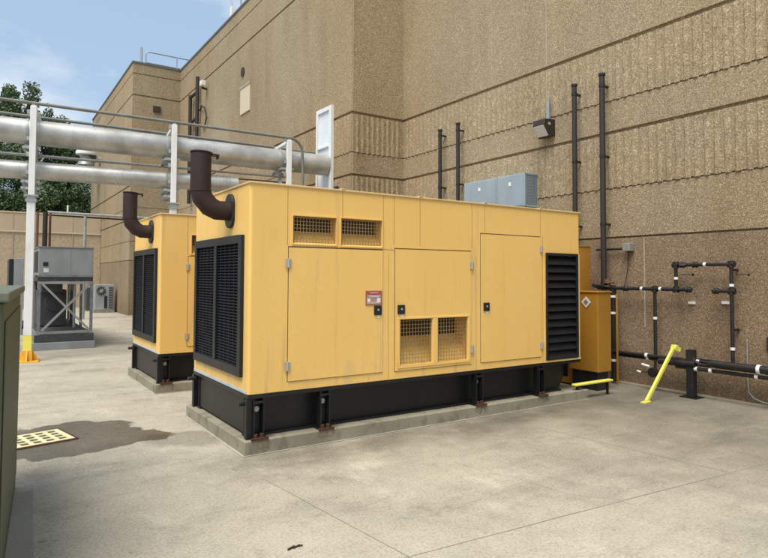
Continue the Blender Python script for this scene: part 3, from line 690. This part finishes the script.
for x, y, r_, lb in ((-.98,12.45,.035,'thin reddish brown pole rising behind the left corner of the grey air unit'), (-.80,12.5,.06,'thick dark brown pipe rising behind the grey air unit'), (-.68,12.6,.03,'thin brown pipe rising behind the grey air unit, right of the thick dark one')):
    tag(MB().tube([(x,y,0),(x,y,3.3)], r_, 10).build('standing_pipe', 'red_brown' if r_ < .05 else 'pipe_brown', smooth=True, origin=(x,y,0)), lb, 'pipe')
gc = thing('equipment_cabinet', (-1.4,14,0), 'tall grey cabinet with a black end, seen behind the first white rack post', 'cabinet')
MB().box(-1.42,-1.19,14,15.5,0,2.12).build('cabinet', 'grey', gc, bevel=.01)
MB().box(-1.53,-1.425,14.0,15.5,.9,2.1).build('black_end', 'black', gc)
# condenser by the far wall
ac = thing('condenser', (2.37,24.1,0), 'small grey outdoor condenser with a fan, against the far tan wall', 'air conditioner')
MB().box(2.0,2.78,23.9,24.5,.12,1.26).build('casing', 'grey', ac, bevel=.02)
MB().box(1.98,2.80,23.86,24.52,0,.118).build('base', 'pad', ac)
m = MB(); m.disc((2.25,23.885,.98),(0,1,0),.19,.03,20); m.box(2.38,2.5,23.88,23.899,.2,.75); m.build('fan_opening', 'black', ac)
m = MB(); m.disc((2.25,23.865,.98),(0,1,0),.07,.012,12)
for k in range(5): m.tube([(2.25+.185*math.cos(a),23.866,.98+.185*math.sin(a)) for a in (k*.628, k*.628+3.1416)], .006, 6)
m.build('fan_guard', 'galv', ac)
m = MB()
for k in range(9): m.box(2.56,2.74,23.88,23.899,.2+k*.11,.26+k*.11)
m.build('grille', 'dark_grey', ac)
ac2 = thing('electrical_box', (1.75,25.6,0), 'low dark grey box left of the small condenser, by the far wall', 'equipment box')
MB().box(1.86,2.15,25.5,26.2,.05,1.1).build('casing', 'dark_grey', ac2, bevel=.02); MB().box(1.8,2.2,25.4,26.3,0,.05).build('base', 'pad', ac2)
vf = thing('exhaust_hood', (2.93,29.8,7.9), 'white capped exhaust hood seen between the two silver pipes in front of the tree', 'exhaust hood')
MB().tube([(2.932,29.8,7.9),(2.3,29.8,7.9)], .14, 14).build('duct', 'galv', vf, smooth=True)
MB().tube([(2.25,29.8,7.5),(2.25,29.8,7.8),(2.25,29.8,8.05)], [.42,.34,.16], 20).build('cone', 'galv', vf, smooth=True)
MB().tube([(2.25,29.8,8.06),(2.25,29.8,8.18),(2.25,29.8,8.36),(2.25,29.8,8.42)], [.50,.52,.42,.2], 24).build('cap', 'white', vf, smooth=True)
MB().box(2.38,2.72,29.66,29.9,7.7,8.05).build('motor_box', 'dark_grey', vf, bevel=.02)

# ------------------------------------------------------------------ trees
def tree(x, y, h, rad, label, light, seed, n_leaf):
    rnd = random.Random(seed)
    o = thing('broadleaf_tree', (x,y,0), label, 'tree', 'trees behind the back screen wall')
    tr = MB(); tr.tube([(x,y,0),(x+.1,y,h*.3),(x,y+.1,h*.6),(x+.05,y,h*.9)], [.28,.22,.13,.04], 10)
    clumps = []
    for k in range(46):
        f = rnd.uniform(.16, .97); z = h*f
        rr = rad*(1-abs(f-.42)**1.5*1.35)
        a = rnd.uniform(0, 6.28); q = rnd.uniform(.35, 1.0)*rr
        cx, cy = x+q*math.cos(a), y+q*math.sin(a); cr_ = rnd.uniform(.55, 1.15)*(1.15-.55*f)
        clumps.append((cx, cy, z, cr_)); tr.tube([(x,y,z*.8),((x+cx)/2,(y+cy)/2,z*.88),(cx,cy,z)], [.07,.05,.02], 6)
    for k in range(5): # pointed tops
        a = rnd.uniform(0,6.28); q = rnd.uniform(0,.55)*rad; cx, cy = x+q*math.cos(a), y+q*math.sin(a); zz = h*rnd.uniform(.86, 1.0)
        for u in range(4): clumps.append((cx+rnd.uniform(-.1,.1), cy, zz-u*.42, .16+.14*u))
    tr.build('trunk', 'bark', o, smooth=True)
    lf = MB(); tot = sum(c_[3]**2 for c_ in clumps)
    for (cx,cy,cz,cr_) in clumps:
        for _ in range(int(n_leaf*2.6*cr_**2/tot)):
            d = Vector((rnd.gauss(0,1), rnd.gauss(0,1), rnd.gauss(0,1))).normalized()*cr_*(rnd.random()**.4)
            p = Vector((cx,cy,cz))+Vector((d.x,d.y,d.z*.9)); s_ = rnd.uniform(.045,.10)
            n_ = Vector((rnd.gauss(0,1),rnd.gauss(0,1),rnd.gauss(.4,1))).normalized(); t1 = n_.orthogonal().normalized(); t1 = Matrix.Rotation(rnd.uniform(0,6.28),3,n_) @ t1; t2 = n_.cross(t1)
            lf.add([p-t1*s_, p-t2*s_*.55, p+t1*s_, p+t2*s_*.55], [(0,1,2,3)])
    lf.build('crown', 'leaf_light' if light else 'leaf_dark', o, recalc=False)
tree(-2.6, 37.5, 13.0, 2.3, 'dark green tree behind the screen wall, leftmost at the edge of the photo', False, 3, 9000)
tree(-.6, 36.5, 13.2, 2.1, 'green tree behind the screen wall whose tips rise just left of the first white post', False, 5, 12000)
tree(1.0, 38.0, 12.9, 2.0, 'green tree behind the screen wall, right of the first white post', False, 9, 11000)
tree(2.3, 37.0, 10.6, 1.7, 'lower green tree in front of the corner of the far building, behind the exhaust hood', False, 12, 10000)
tree(.4, 34.6, 7.4, 2.0, 'low dark bushy tree just behind the back screen wall', False, 15, 11000)
tree(2.4, 34.6, 7.0, 1.15, 'low dark bushy tree squeezed between the screen wall and the building', False, 17, 7000)
tree(-2.0, 34.6, 7.6, 1.9, 'low dark bushy tree behind the screen wall at the left edge', False, 19, 9000)
for i, (x, y, h) in enumerate(((-6.5,37,12.0),(-11,38,13.5))):
    tree(x, y, h, 2.5, ['dark tree out beyond the left end of the view', 'tall dark tree farthest to the left beyond the screen wall'][i], False, 30+i, 6000)

# ------------------------------------------------------------------ green transformer box
ang = math.atan2(.10, 1.35)
gb = thing('transformer_box', (-2.7,-.9,0), 'dark green utility transformer box at the left edge, close to the camera', 'transformer')
fy = Vector((-.0738,-.99727,0)); fx = Vector((-.99727,.0738,0)); C0 = Vector((-1.83,.14,0)); LN, WD = 2.16, 1.7
def GB(u, v, z): return C0+fy*u+fx*v+Vector((0,0,z))
def gbox(m, u0,u1,v0,v1,z0,z1): m.obox(GB((u0+u1)/2,(v0+v1)/2,(z0+z1)/2), fy*(u1-u0)/2, fx*(v1-v0)/2, (0,0,(z1-z0)/2)); return m
gbox(MB(), 0, LN, 0, WD, .004, 1.52).build('cabinet', 'green', gb, bevel=.012)
gbox(MB(), -.03, LN+.03, -.028, WD+.03, 1.521, 1.572).build('lid', 'green_lid', gb, bevel=.01)
gbox(MB(), .12, LN-.12, -.008, -.001, .15, 1.42).build('side_panel', 'green', gb, bevel=.003)
gbox(MB(), LN+.001, LN+.012, .1, .82, .12, 1.42).build('door', 'green', gb); gbox(MB(), LN+.001, LN+.012, .84, 1.6, .12, 1.42).build('door', 'green', gb)

# drain grate
dg = thing('drain_grate', (-1.7,1.6,0), 'cream yellow slotted drain grate lying in the wet patch', 'drain grate')
ga = R(13); gx = Vector((math.cos(ga), math.sin(ga),0)); gy = Vector((-math.sin(ga), math.cos(ga),0)); GC = Vector((-1.745,1.585,0))
m = MB(); hl = []
nx, ny, Wg, Hg = 7, 4, .86, .50
cw, chh = (Wg-.06)/nx, (Hg-.06)/ny
for i in range(nx):
    for k in range(ny): hl.append((-Wg/2+.03+i*cw+.020, -Wg/2+.03+(i+1)*cw-.020, -Hg/2+.03+k*chh+.018, -Hg/2+.03+(k+1)*chh-.018))
m.grid(GC+Vector((0,0,.014)), gx, gy, (-Wg/2,Wg/2), (-Hg/2,Hg/2), hl)
for h in hl:
    for (a, b2) in (((h[0],h[2]),(h[1],h[2])),((h[1],h[2]),(h[1],h[3])),((h[1],h[3]),(h[0],h[3])),((h[0],h[3]),(h[0],h[2]))):
        p_, q_ = GC+gx*a[0]+gy*a[1], GC+gx*b2[0]+gy*b2[1]; z1 = Vector((0,0,.014)); z0 = Vector((0,0,.005)); m.add([p_+z0,q_+z0,q_+z1,p_+z1], [(0,1,2,3)])
cs = [(-Wg/2,-Hg/2),(Wg/2,-Hg/2),(Wg/2,Hg/2),(-Wg/2,Hg/2)]
for a, b2 in zip(cs, cs[1:]+cs[:1]):
    p_, q_ = GC+gx*a[0]+gy*a[1], GC+gx*b2[0]+gy*b2[1]; m.add([p_+Vector((0,0,.0)),q_+Vector((0,0,.0)),q_+Vector((0,0,.014)),p_+Vector((0,0,.014))], [(0,1,2,3)])
m.build('grate', 'grate', dg)
m = MB(); m.obox(GC+Vector((0,0,.0045)), gx*(Wg/2-.01), gy*(Hg/2-.01), (0,0,.0004)); m.build('drain_shade_sheet', 'dark', dg)  # flat dark sheet, its colour stands in for the shade below the grate
m = MB()
for a, b2 in zip(cs, cs[1:]+cs[:1]): m.bar(GC+gx*a[0]*1.04+gy*a[1]*1.06+Vector((0,0,.006)), GC+gx*b2[0]*1.04+gy*b2[1]*1.06+Vector((0,0,.006)), .03, .008)
m.build('rim', 'rust', dg)

# ------------------------------------------------------------------ things on the right-hand wall
XW = 6.364
rs = [(4.86,4.86,'first dark riser pipe on the wall, leftmost and slightly shorter of the left pair', .04),(4.26,4.88,'second dark riser pipe on the wall, just left of the blue grey boxes', .04),(1.24,4.90,'dark riser pipe on the wall just right of the floodlight, ending behind the generator', .042),(.69,4.93,'tallest looking dark riser pipe, right of the floodlight, joining the pipework below', .045)]
for y, zt, lb, r_ in rs:
    o = thing('riser_pipe', (6.2,y,0), lb, 'pipe', 'dark riser pipes on the tan wall')
    MB().tube([(6.2,y,.05 if y > 1 else 1.5),(6.2,y,zt)], r_, 14).build('pipe', 'pipe_brown', o, smooth=True)
    MB().tube([(6.2,y,zt),(6.2,y,zt+.035)], r_+.012, 14).build('cap', 'pipe_black', o, smooth=True)
    for z in (4.75, 3.6, 2.5): m = MB(); m.box(6.24,XW,y-.02,y+.02,z,z+.03); m.tube([(6.2,y,z-.01),(6.2,y,z+.04)], r_+.006, 14); m.build('strap', 'pipe_black', o)
# blue-grey boxes
for (ya, yb, lb) in ((2.90,3.84,'left one of two joined blue grey electrical boxes on the wall'),(2.20,2.895,'right one of two joined blue grey electrical boxes, with a perforated side')):
    o = thing('electrical_box', (6.0,(ya+yb)/2,2.93), lb, 'electrical box', 'blue grey electrical boxes above the generator')
    MB().box(6.0,XW-.002,ya,yb,2.93,3.55).build('casing', 'wallbox', o, bevel=.01)
    MB().box(5.99,5.999,ya+.03,yb-.03,2.96,3.52).build('cover', 'wallbox', o, bevel=.002)
    MB().box(5.984,5.989,(ya+yb)/2-.03,(ya+yb)/2+.03,3.34,3.41).build('label_plate', 'tag_white', o)
    if ya < 2.5:
        m = MB()
        for k in range(11):
            for q_ in range(20): m.box(6.05+k*.026,6.062+k*.026,ya-.004,ya-.001,2.98+q_*.027,2.992+q_*.027)
        m.build('perforated_side', 'dark_grey', o); m = MB(); m.box(6.02,XW-.01,ya-.012,ya,2.935,2.96); m.box(6.02,XW-.01,ya-.012,ya,3.525,3.545); m.box(6.0,6.03,ya-.012,ya,2.935,3.545); m.build('side_trim', 'wallbox', o)
    MB().box(6.06,XW-.002,ya+.05,yb-.05,2.87,2.929).build('wall_bracket', 'black', o)
# floodlight
o = thing('floodlight', (6.3,1.93,4.35), 'dark wall floodlight with a pale lens and short white stem, between the riser pipes', 'wall light')
m = MB(); m.prism([(6.36,1.79,4.18),(6.22,1.79,4.15),(6.07,1.79,4.36),(6.09,1.79,4.46),(6.36,1.79,4.48)], (0,.27,0)); m.build('housing', 'pipe_brown', o, bevel=.012)
m = MB(); a_ = Vector((6.215,0,4.165)); b_2 = Vector((6.068,0,4.365)); nrm = Vector((-(b_2-a_).z,0,(b_2-a_).x)).normalized()
nrm = nrm if nrm.x < 0 else -nrm
p1, p2 = a_.lerp(b_2,.08), a_.lerp(b_2,.92)
m.prism([Vector((p1.x,1.81,p1.z))+nrm*.004, Vector((p1.x,2.04,p1.z))+nrm*.004, Vector((p2.x,2.04,p2.z))+nrm*.004, Vector((p2.x,1.81,p2.z))+nrm*.004], nrm*.012); m.build('lens', 'glass', o)
MB().box(6.30,6.36,1.88,1.95,4.50,4.80).build('stem_box', 'galv', o, bevel=.008)
MB().disc((6.2,1.785,4.38),(0,1,0),.03,.012,12).build('photocell', 'zinc', o)
MB().tube([(6.33,1.915,4.80),(6.33,1.915,4.90)], .02, 8).build('conduit', 'galv', o)
# junction box
o = thing('junction_box', (6.3,.32,2.1), 'small pale junction box on the wall with a thin cable hanging from it', 'junction box')
MB().box(6.24,XW-.002,.25,.38,2.07,2.19).build('box', 'galv', o, bevel=.006)
MB().tube([(6.3,.38,2.11),(6.3,.90,2.11)], .018, 8).build('conduit', 'pipe_black', o)
MB().tube([(6.31,.31,2.07),(6.31,.33,1.8),(6.30,.36,1.6),(6.28,.38,1.52)], .007, 6).build('cable', 'pipe_brown', o)
# upper gas pipework
XP = 6.2
def elbowed(m, pts, r_):
    m.tube(pts, r_, 12)
    for p in pts[1:-1]: m.tube([Vector(p)-Vector((0,0,.001)), Vector(p)+Vector((0,0,.001))], r_*1.2, 12)
gp = thing('gas_pipework', (6.2,-.3,1.4), 'black gas pipework with white markers forming a tall loop on the wall', 'pipework')
def pipe(a, b, r_=.024): 
    MB().tube([a,b], r_, 12).build('pipe', 'pipe_black', gp, smooth=True)
pipe((XP,.80,1.49),(XP,-.66,1.49),.027); pipe((XP,-.52,1.49),(XP,-.52,1.84)); pipe((XP,-.52,1.84),(XP,-1.29,1.84)); pipe((XP,-1.29,1.84),(XP,-1.29,.50)); pipe((XP,-1.29,1.48),(XP,-1.12,1.48)); pipe((XP,-.19,1.49),(XP,-.19,.50)); pipe((XP,.69,1.5),(5.85,.62,1.53),.03); pipe((XP+.01,.52,1.49),(XP-.0,.52,.03),.04)
m = MB()
for p in ((-.52,1.49),(-.52,1.84),(-1.29,1.84),(-1.29,1.48),(-.19,1.49),(.52,1.49),(.69,1.5)):
    for ax in ((0,1,0),(0,0,1)): m.disc((XP,p[0],p[1]), ax, .038, .09, 12)
m.build('fitting', 'pipe_black', gp, smooth=True)
for (y, z, ax) in ((-.70,1.49,1),(-.62,1.84,1),(-.80,1.84,1),(-1.08,1.48,1),(.30,1.49,1),(.62,1.52,1)):
    v = MB(); v.tube([(XP,y-.045,z),(XP,y-.025,z),(XP,y,z),(XP,y+.025,z),(XP,y+.045,z)], [.028,.045,.038,.045,.028], 12)
    vo = v.build('valve', 'black', gp, smooth=True); MB().box(XP-.065,XP-.05,y-.07,y+.01,z-.008,z+.008).build('valve_handle', 'red_brown' if y in (-.62,.62) else 'pipe_black', vo)
v = MB(); v.disc((XP,.62,1.60),(0,0,1),.06,.07,14); v.tube([(XP,.75,1.58),(XP,.5,1.58)],.02,8); v.build('regulator', 'red_brown', gp, smooth=True)
for (y, z, vert) in ((-.50+.0-.02,1.65,1),(-.94,1.84,0),(-1.29,1.56,1),(-1.29,.72,1),(-.19,1.06,1),(.02,1.49,0),(-.28,1.49,0),(.52,1.36,1),(.52,1.10,1),(.52,.36,1)):
    k = (0,0,.018) if vert else (0,.018,0); r_ = .043 if y == .52 else .030
    MB().tube([Vector((XP,y,z))-Vector(k), Vector((XP,y,z))+Vector(k)], r_, 12).build('marker_band', 'tag_white', gp, smooth=True)
for y, z, y2 in ((-.56,1.70,-.71),(-1.31,1.70,-1.46)):
    m = MB(); m.tube([(XP+.1,y,z),(XP+.1,y2,z)], .007, 6); m.disc((XP+.1,y2,z),(0,1,0),.018,.02,8); m.split('support_rod', 'pipe_brown', gp)
for z in (1.75, .95): m = MB(); m.box(XP+.02,XW,-1.305,-1.275,z,z+.03); m.build('wall_clip', 'pipe_black', gp)
for y, z, lb in ((-.66,1.30,'tiny white label plate on the wall under the left valve of the pipe loop'),(-1.13,1.32,'tiny white label plate on the wall under the right valve of the pipe loop')):
    m = MB(); m.box(XW-.02,XW-.001,y-.05,y+.05,z-.018,z+.018); tag(m.build('label_plate', 'tag_white', origin=(XW,y,z)), lb, 'label')
# lower pipe bundle
lo_ = [(.500,.026,6.18,.56,-9,'thin black pipe, upper one of the pair starting behind the ochre cabinet'),(.455,.022,6.21,.56,-9,'thin black pipe, lower one of the pair starting behind the ochre cabinet'),(.505,.050,6.10,-1.06,-9,'thickest black pipe low on the wall, running out of the photo to the right'),(.405,.024,6.12,-.55,-9,'thin black pipe lowest on the wall, running out of the photo to the right')]
for z, r_, x, y0, y1, lb in lo_:
    o = thing('wall_pipe', (x,y0,z), lb, 'pipe', 'black pipes low along the wall')
    MB().tube([(x,y0,z),(x,y1,z)], r_, 14).build('pipe', 'pipe_black', o, smooth=True)
    for y in ((-.06,-.84,-1.04,-1.66) if y0 > 0 else (-1.04,-1.66) if y0 < -1 else (-.84,-1.04,-1.62)):
        if y < y0: MB().tube([(x,y-.02,z),(x,y+.02,z)], r_+.008, 14).build('marker_band', 'tag_white', o, smooth=True)
    for y in (-2.6,-4.2): m = MB(); m.box(x,XW,y-.02,y+.02,z-.015,z+.015); m.build('wall_clip', 'pipe_black', o)
m = MB(); m.tube([(6.11,-.30,.45),(6.11,-.84,.47)], .045, 14); m.tube([(6.11,-.84,.545),(6.11,-1.04,.545)],.01,8); m.tube([(6.11,-.84,.50),(6.11,-.90,.47),(6.11,-.98,.47),(6.11,-1.06,.50)], .024, 10)
tag(m.build('pipe_fitting', 'pipe_black', smooth=True, origin=(6.11,-.5,.45)), 'short fat black pipe fitting just right of the yellow strut', 'pipe')
o = thing('shutoff_valve', (6.12,-.20,.27), 'round black shutoff valve with white tags, low on the wall left of the strut', 'valve')
MB().disc((6.12,-.20,.27),(1,0,0),.07,.07,18).build('wheel', 'black', o, smooth=True); MB().tube([(6.17,-.20,.27),(6.17,-.20,.45)], .02, 8).build('stem', 'pipe_black', o)
MB().tube([(6.12,-.14,.35),(6.12,-.02,.37)], .016, 8).build('tag', 'tag_white', o); MB().tube([(6.12,.0,.25),(6.12,.06,.26)], .014, 8).build('tag', 'tag_white', o); MB().tube([(6.13,-.13,.27),(6.13,.0,.25)], .008, 6).build('rod', 'pipe_brown', o)
# short black support post and yellow strut
o = thing('support_post', (6.14,-.76,0), 'short black steel post holding up the pipes, behind the yellow strut', 'post')
MB().box(6.09,6.19,-.81,-.71,.012,.66).build('post', 'black', o, bevel=.004); MB().box(6.03,6.25,-.88,-.64,0,.012).build('base_plate', 'black_dusty', o)
o = thing('yellow_strut', (5.25,-.63,0), 'slanted yellow metal strut propped from the ground against the black pipes', 'strut')
m = MB(); m.bar((5.28,-.63,.015),(6.06,-.57,.70),.05,.036,(0,1,0)); m.build('bar', 'safety', o, bevel=.006)
m = MB(); m.bar((5.20,-.635,.008),(5.34,-.625,.012),.07,.016); m.build('foot', 'safety', o); m = MB(); m.bar((6.0,-.57,.69),(6.12,-.60,.64),.05,.06); m.disc((6.05,-.60,.67),(0,1,0),.045,.03,12); m.build('clamp', 'safety', o)
# thin cable at right
m = MB(); m.tube([(6.33,-1.41,.85),(6.33,-1.41,.30),(6.33,-1.42,.16),(6.33,-1.48,.09),(6.31,-1.6,.06),(6.3,-1.8,.05),(6.3,-2.6,.04)], .010, 8); tag(m.build('cable', 'galv', smooth=True, origin=(6.33,-1.4,0)), 'thin pale cable curving down the wall to the ground at the right edge', 'cable')
m = MB(); m.box(6.30,XW-.001,-1.76,-1.66,.72,.90); tag(m.build('junction_box', 'pipe_brown', origin=(6.33,-1.7,.8), bevel=.006), 'small brown box on the wall at the right edge above the pipes', 'junction box')
# ochre cabinets
o = thing('fuel_cabinet', (5.55,.45,.0), 'narrow ochre metal cabinet with a pale diamond placard, at the right end of the generator', 'cabinet')
MB().box(5.39,5.70,.20,.72,.27,1.43).build('body', 'ochre', o, bevel=.012)
MB().box(5.42,5.67,.24,.68,0,.268).build('plinth', 'black', o)
MB().box(5.375,5.715,.185,.735,1.431,1.452).build('lid', 'ochre', o, bevel=.005)
dm = MB(); cy, cz, q_ = .40, 1.29, .085
dm.prism([(5.385,cy,cz-q_),(5.385,cy+q_,cz),(5.385,cy,cz+q_),(5.385,cy-q_,cz)], (-.004,0,0)); dm.build('diamond_placard', 'tag_white', o)
dm = MB(); dm.prism([(5.380,cy,cz-q_*.5),(5.380,cy+q_*.5,cz),(5.380,cy,cz+q_*.5),(5.380,cy-q_*.5,cz)], (-.002,0,0)); dm.build('placard_mark', 'galv', o)
o = thing('tall_cabinet', (5.75,.75,0), 'taller ochre metal cabinet behind the placard cabinet, beside the dark riser pipe', 'cabinet')
MB().box(5.50,5.95,.745,1.15,.02,2.14).build('body', 'ochre', o, bevel=.012); MB().box(5.485,5.965,.735,1.16,2.141,2.16).build('lid', 'ochre', o)
m = MB(); m.box(6.13,6.15,.40,.425,.0,1.40); tag(m.build('upright_strip', 'ochre', origin=(6.14,.38,0)), 'thin ochre upright strip beside the marked black downpipe', 'post')
m = MB(); m.box(4.60,5.40,-.045,.04,.185,.215); ko = tag(m.build('parking_stop', 'safety', origin=(5.25,.08,0), bevel=.01), 'low pale yellow bar near the ground in front of the ochre cabinet', 'barrier bar')
m = MB(); m.box(4.68,4.71,-.0,.03,.131,.184); m.box(5.33,5.355,-.0,.03,0,.184); m.split('foot', 'black', ko)

# little debris on the slab
DBX, DBY = -.48, -2.01
db = MB(); rnd = random.Random(4)
for k in range(5):
    a = rnd.uniform(0, 6.28); x, y = DBX+rnd.uniform(-.03,.05), DBY+rnd.uniform(-.015,.015); db.bar((x,y,.006),(x+.05*math.cos(a*.1),y+.02*math.sin(a),.008),.008,.005)
tag(db.build('twig', 'pipe_brown', origin=(DBX,DBY,0)), 'small dark twig lying on the slab in the foreground', 'debris')

# ------------------------------------------------------------------ light, sky, camera
wd = bpy.data.worlds.new('World'); S.world = wd; wd.use_nodes = True
nt = wd.node_tree; N = nt.nodes; L = nt.links; bg = N['Background']
SUN_EL, SUN_AZ = R(62), math.atan2(-.5, -.85)   # direction towards the sun, measured from +X
sky = N.new('ShaderNodeTexSky'); sky.sky_type = 'NISHITA'; sky.sun_disc = False; sky.sun_elevation = SUN_EL; sky.sun_rotation = math.pi/2-SUN_AZ
sky.air_density = 1.0; sky.dust_density = 2.2; sky.ozone_density = 1.0
tc = N.new('ShaderNodeTexCoord'); mp = N.new('ShaderNodeMapping'); mp.inputs['Scale'].default_value = (1, 1, 2.2); L.new(tc.outputs['Generated'], mp.inputs[0])
n1 = N.new('ShaderNodeTexNoise'); n1.inputs['Scale'].default_value = 3.2; n1.inputs['Detail'].default_value = 7; n1.inputs['Roughness'].default_value = .55; L.new(mp.outputs[0], n1.inputs['Vector'])
mr = N.new('ShaderNodeMapRange'); mr.inputs[1].default_value = .46; mr.inputs[2].default_value = .72; mr.inputs[3].default_value = .04; mr.inputs[4].default_value = .9; L.new(n1.outputs['Fac'], mr.inputs[0])
hz = N.new('ShaderNodeMix'); hz.data_type = 'RGBA'; hz.inputs[0].default_value = .7; L.new(sky.outputs[0], hz.inputs[6]); hz.inputs[7].default_value = (2.25, 3.2, 4.25, 1)
mx = N.new('ShaderNodeMix'); mx.data_type = 'RGBA'; L.new(mr.outputs[0], mx.inputs[0]); L.new(hz.outputs[2], mx.inputs[6]); mx.inputs[7].default_value = (5.4, 5.5, 5.5, 1)
L.new(mx.outputs[2], bg.inputs['Color']); bg.inputs['Strength'].default_value = .11
sl = bpy.data.lights.new('sun', 'SUN'); sl.energy = 2.4; sl.angle = R(35); sl.color = (1, .93, .82)
so = bpy.data.objects.new('sun', sl); COL.objects.link(so)
d = Vector((math.cos(SUN_EL)*math.cos(SUN_AZ), math.cos(SUN_EL)*math.sin(SUN_AZ), math.sin(SUN_EL)))
so.rotation_euler = d.to_track_quat('Z', 'Y').to_euler(); so.location = (0,0,20)

cam = bpy.data.cameras.new('camera'); co = bpy.data.objects.new('camera', cam); COL.objects.link(co)
cam.sensor_width = 36; cam.lens = 601.4378/768*36; cam.shift_y = -(279-254.109)/768; cam.clip_start = .05; cam.clip_end = 800
yaw, pi_, ro = .985989, .037997, .0043
import math as _m
fw = Vector((_m.cos(yaw)*_m.cos(pi_), _m.sin(yaw)*_m.cos(pi_), _m.sin(pi_))); rr = Vector((_m.sin(yaw), -_m.cos(yaw), 0)); uu = rr.cross(fw)
r2 = rr*_m.cos(ro)+uu*_m.sin(ro); u2 = -rr*_m.sin(ro)+uu*_m.cos(ro)
mt = Matrix(((r2.x,u2.x,-fw.x,-2.0646),(r2.y,u2.y,-fw.y,-5.4084),(r2.z,u2.z,-fw.z,1.65),(0,0,0,1)))
co.matrix_world = mt
S.camera = co
S.view_settings.view_transform = 'Standard'; S.view_settings.look = 'None'; S.view_settings.exposure = .8; S.view_settings.gamma = 1; S.view_settings.use_curve_mapping = False
S.render.engine = 'CYCLES'
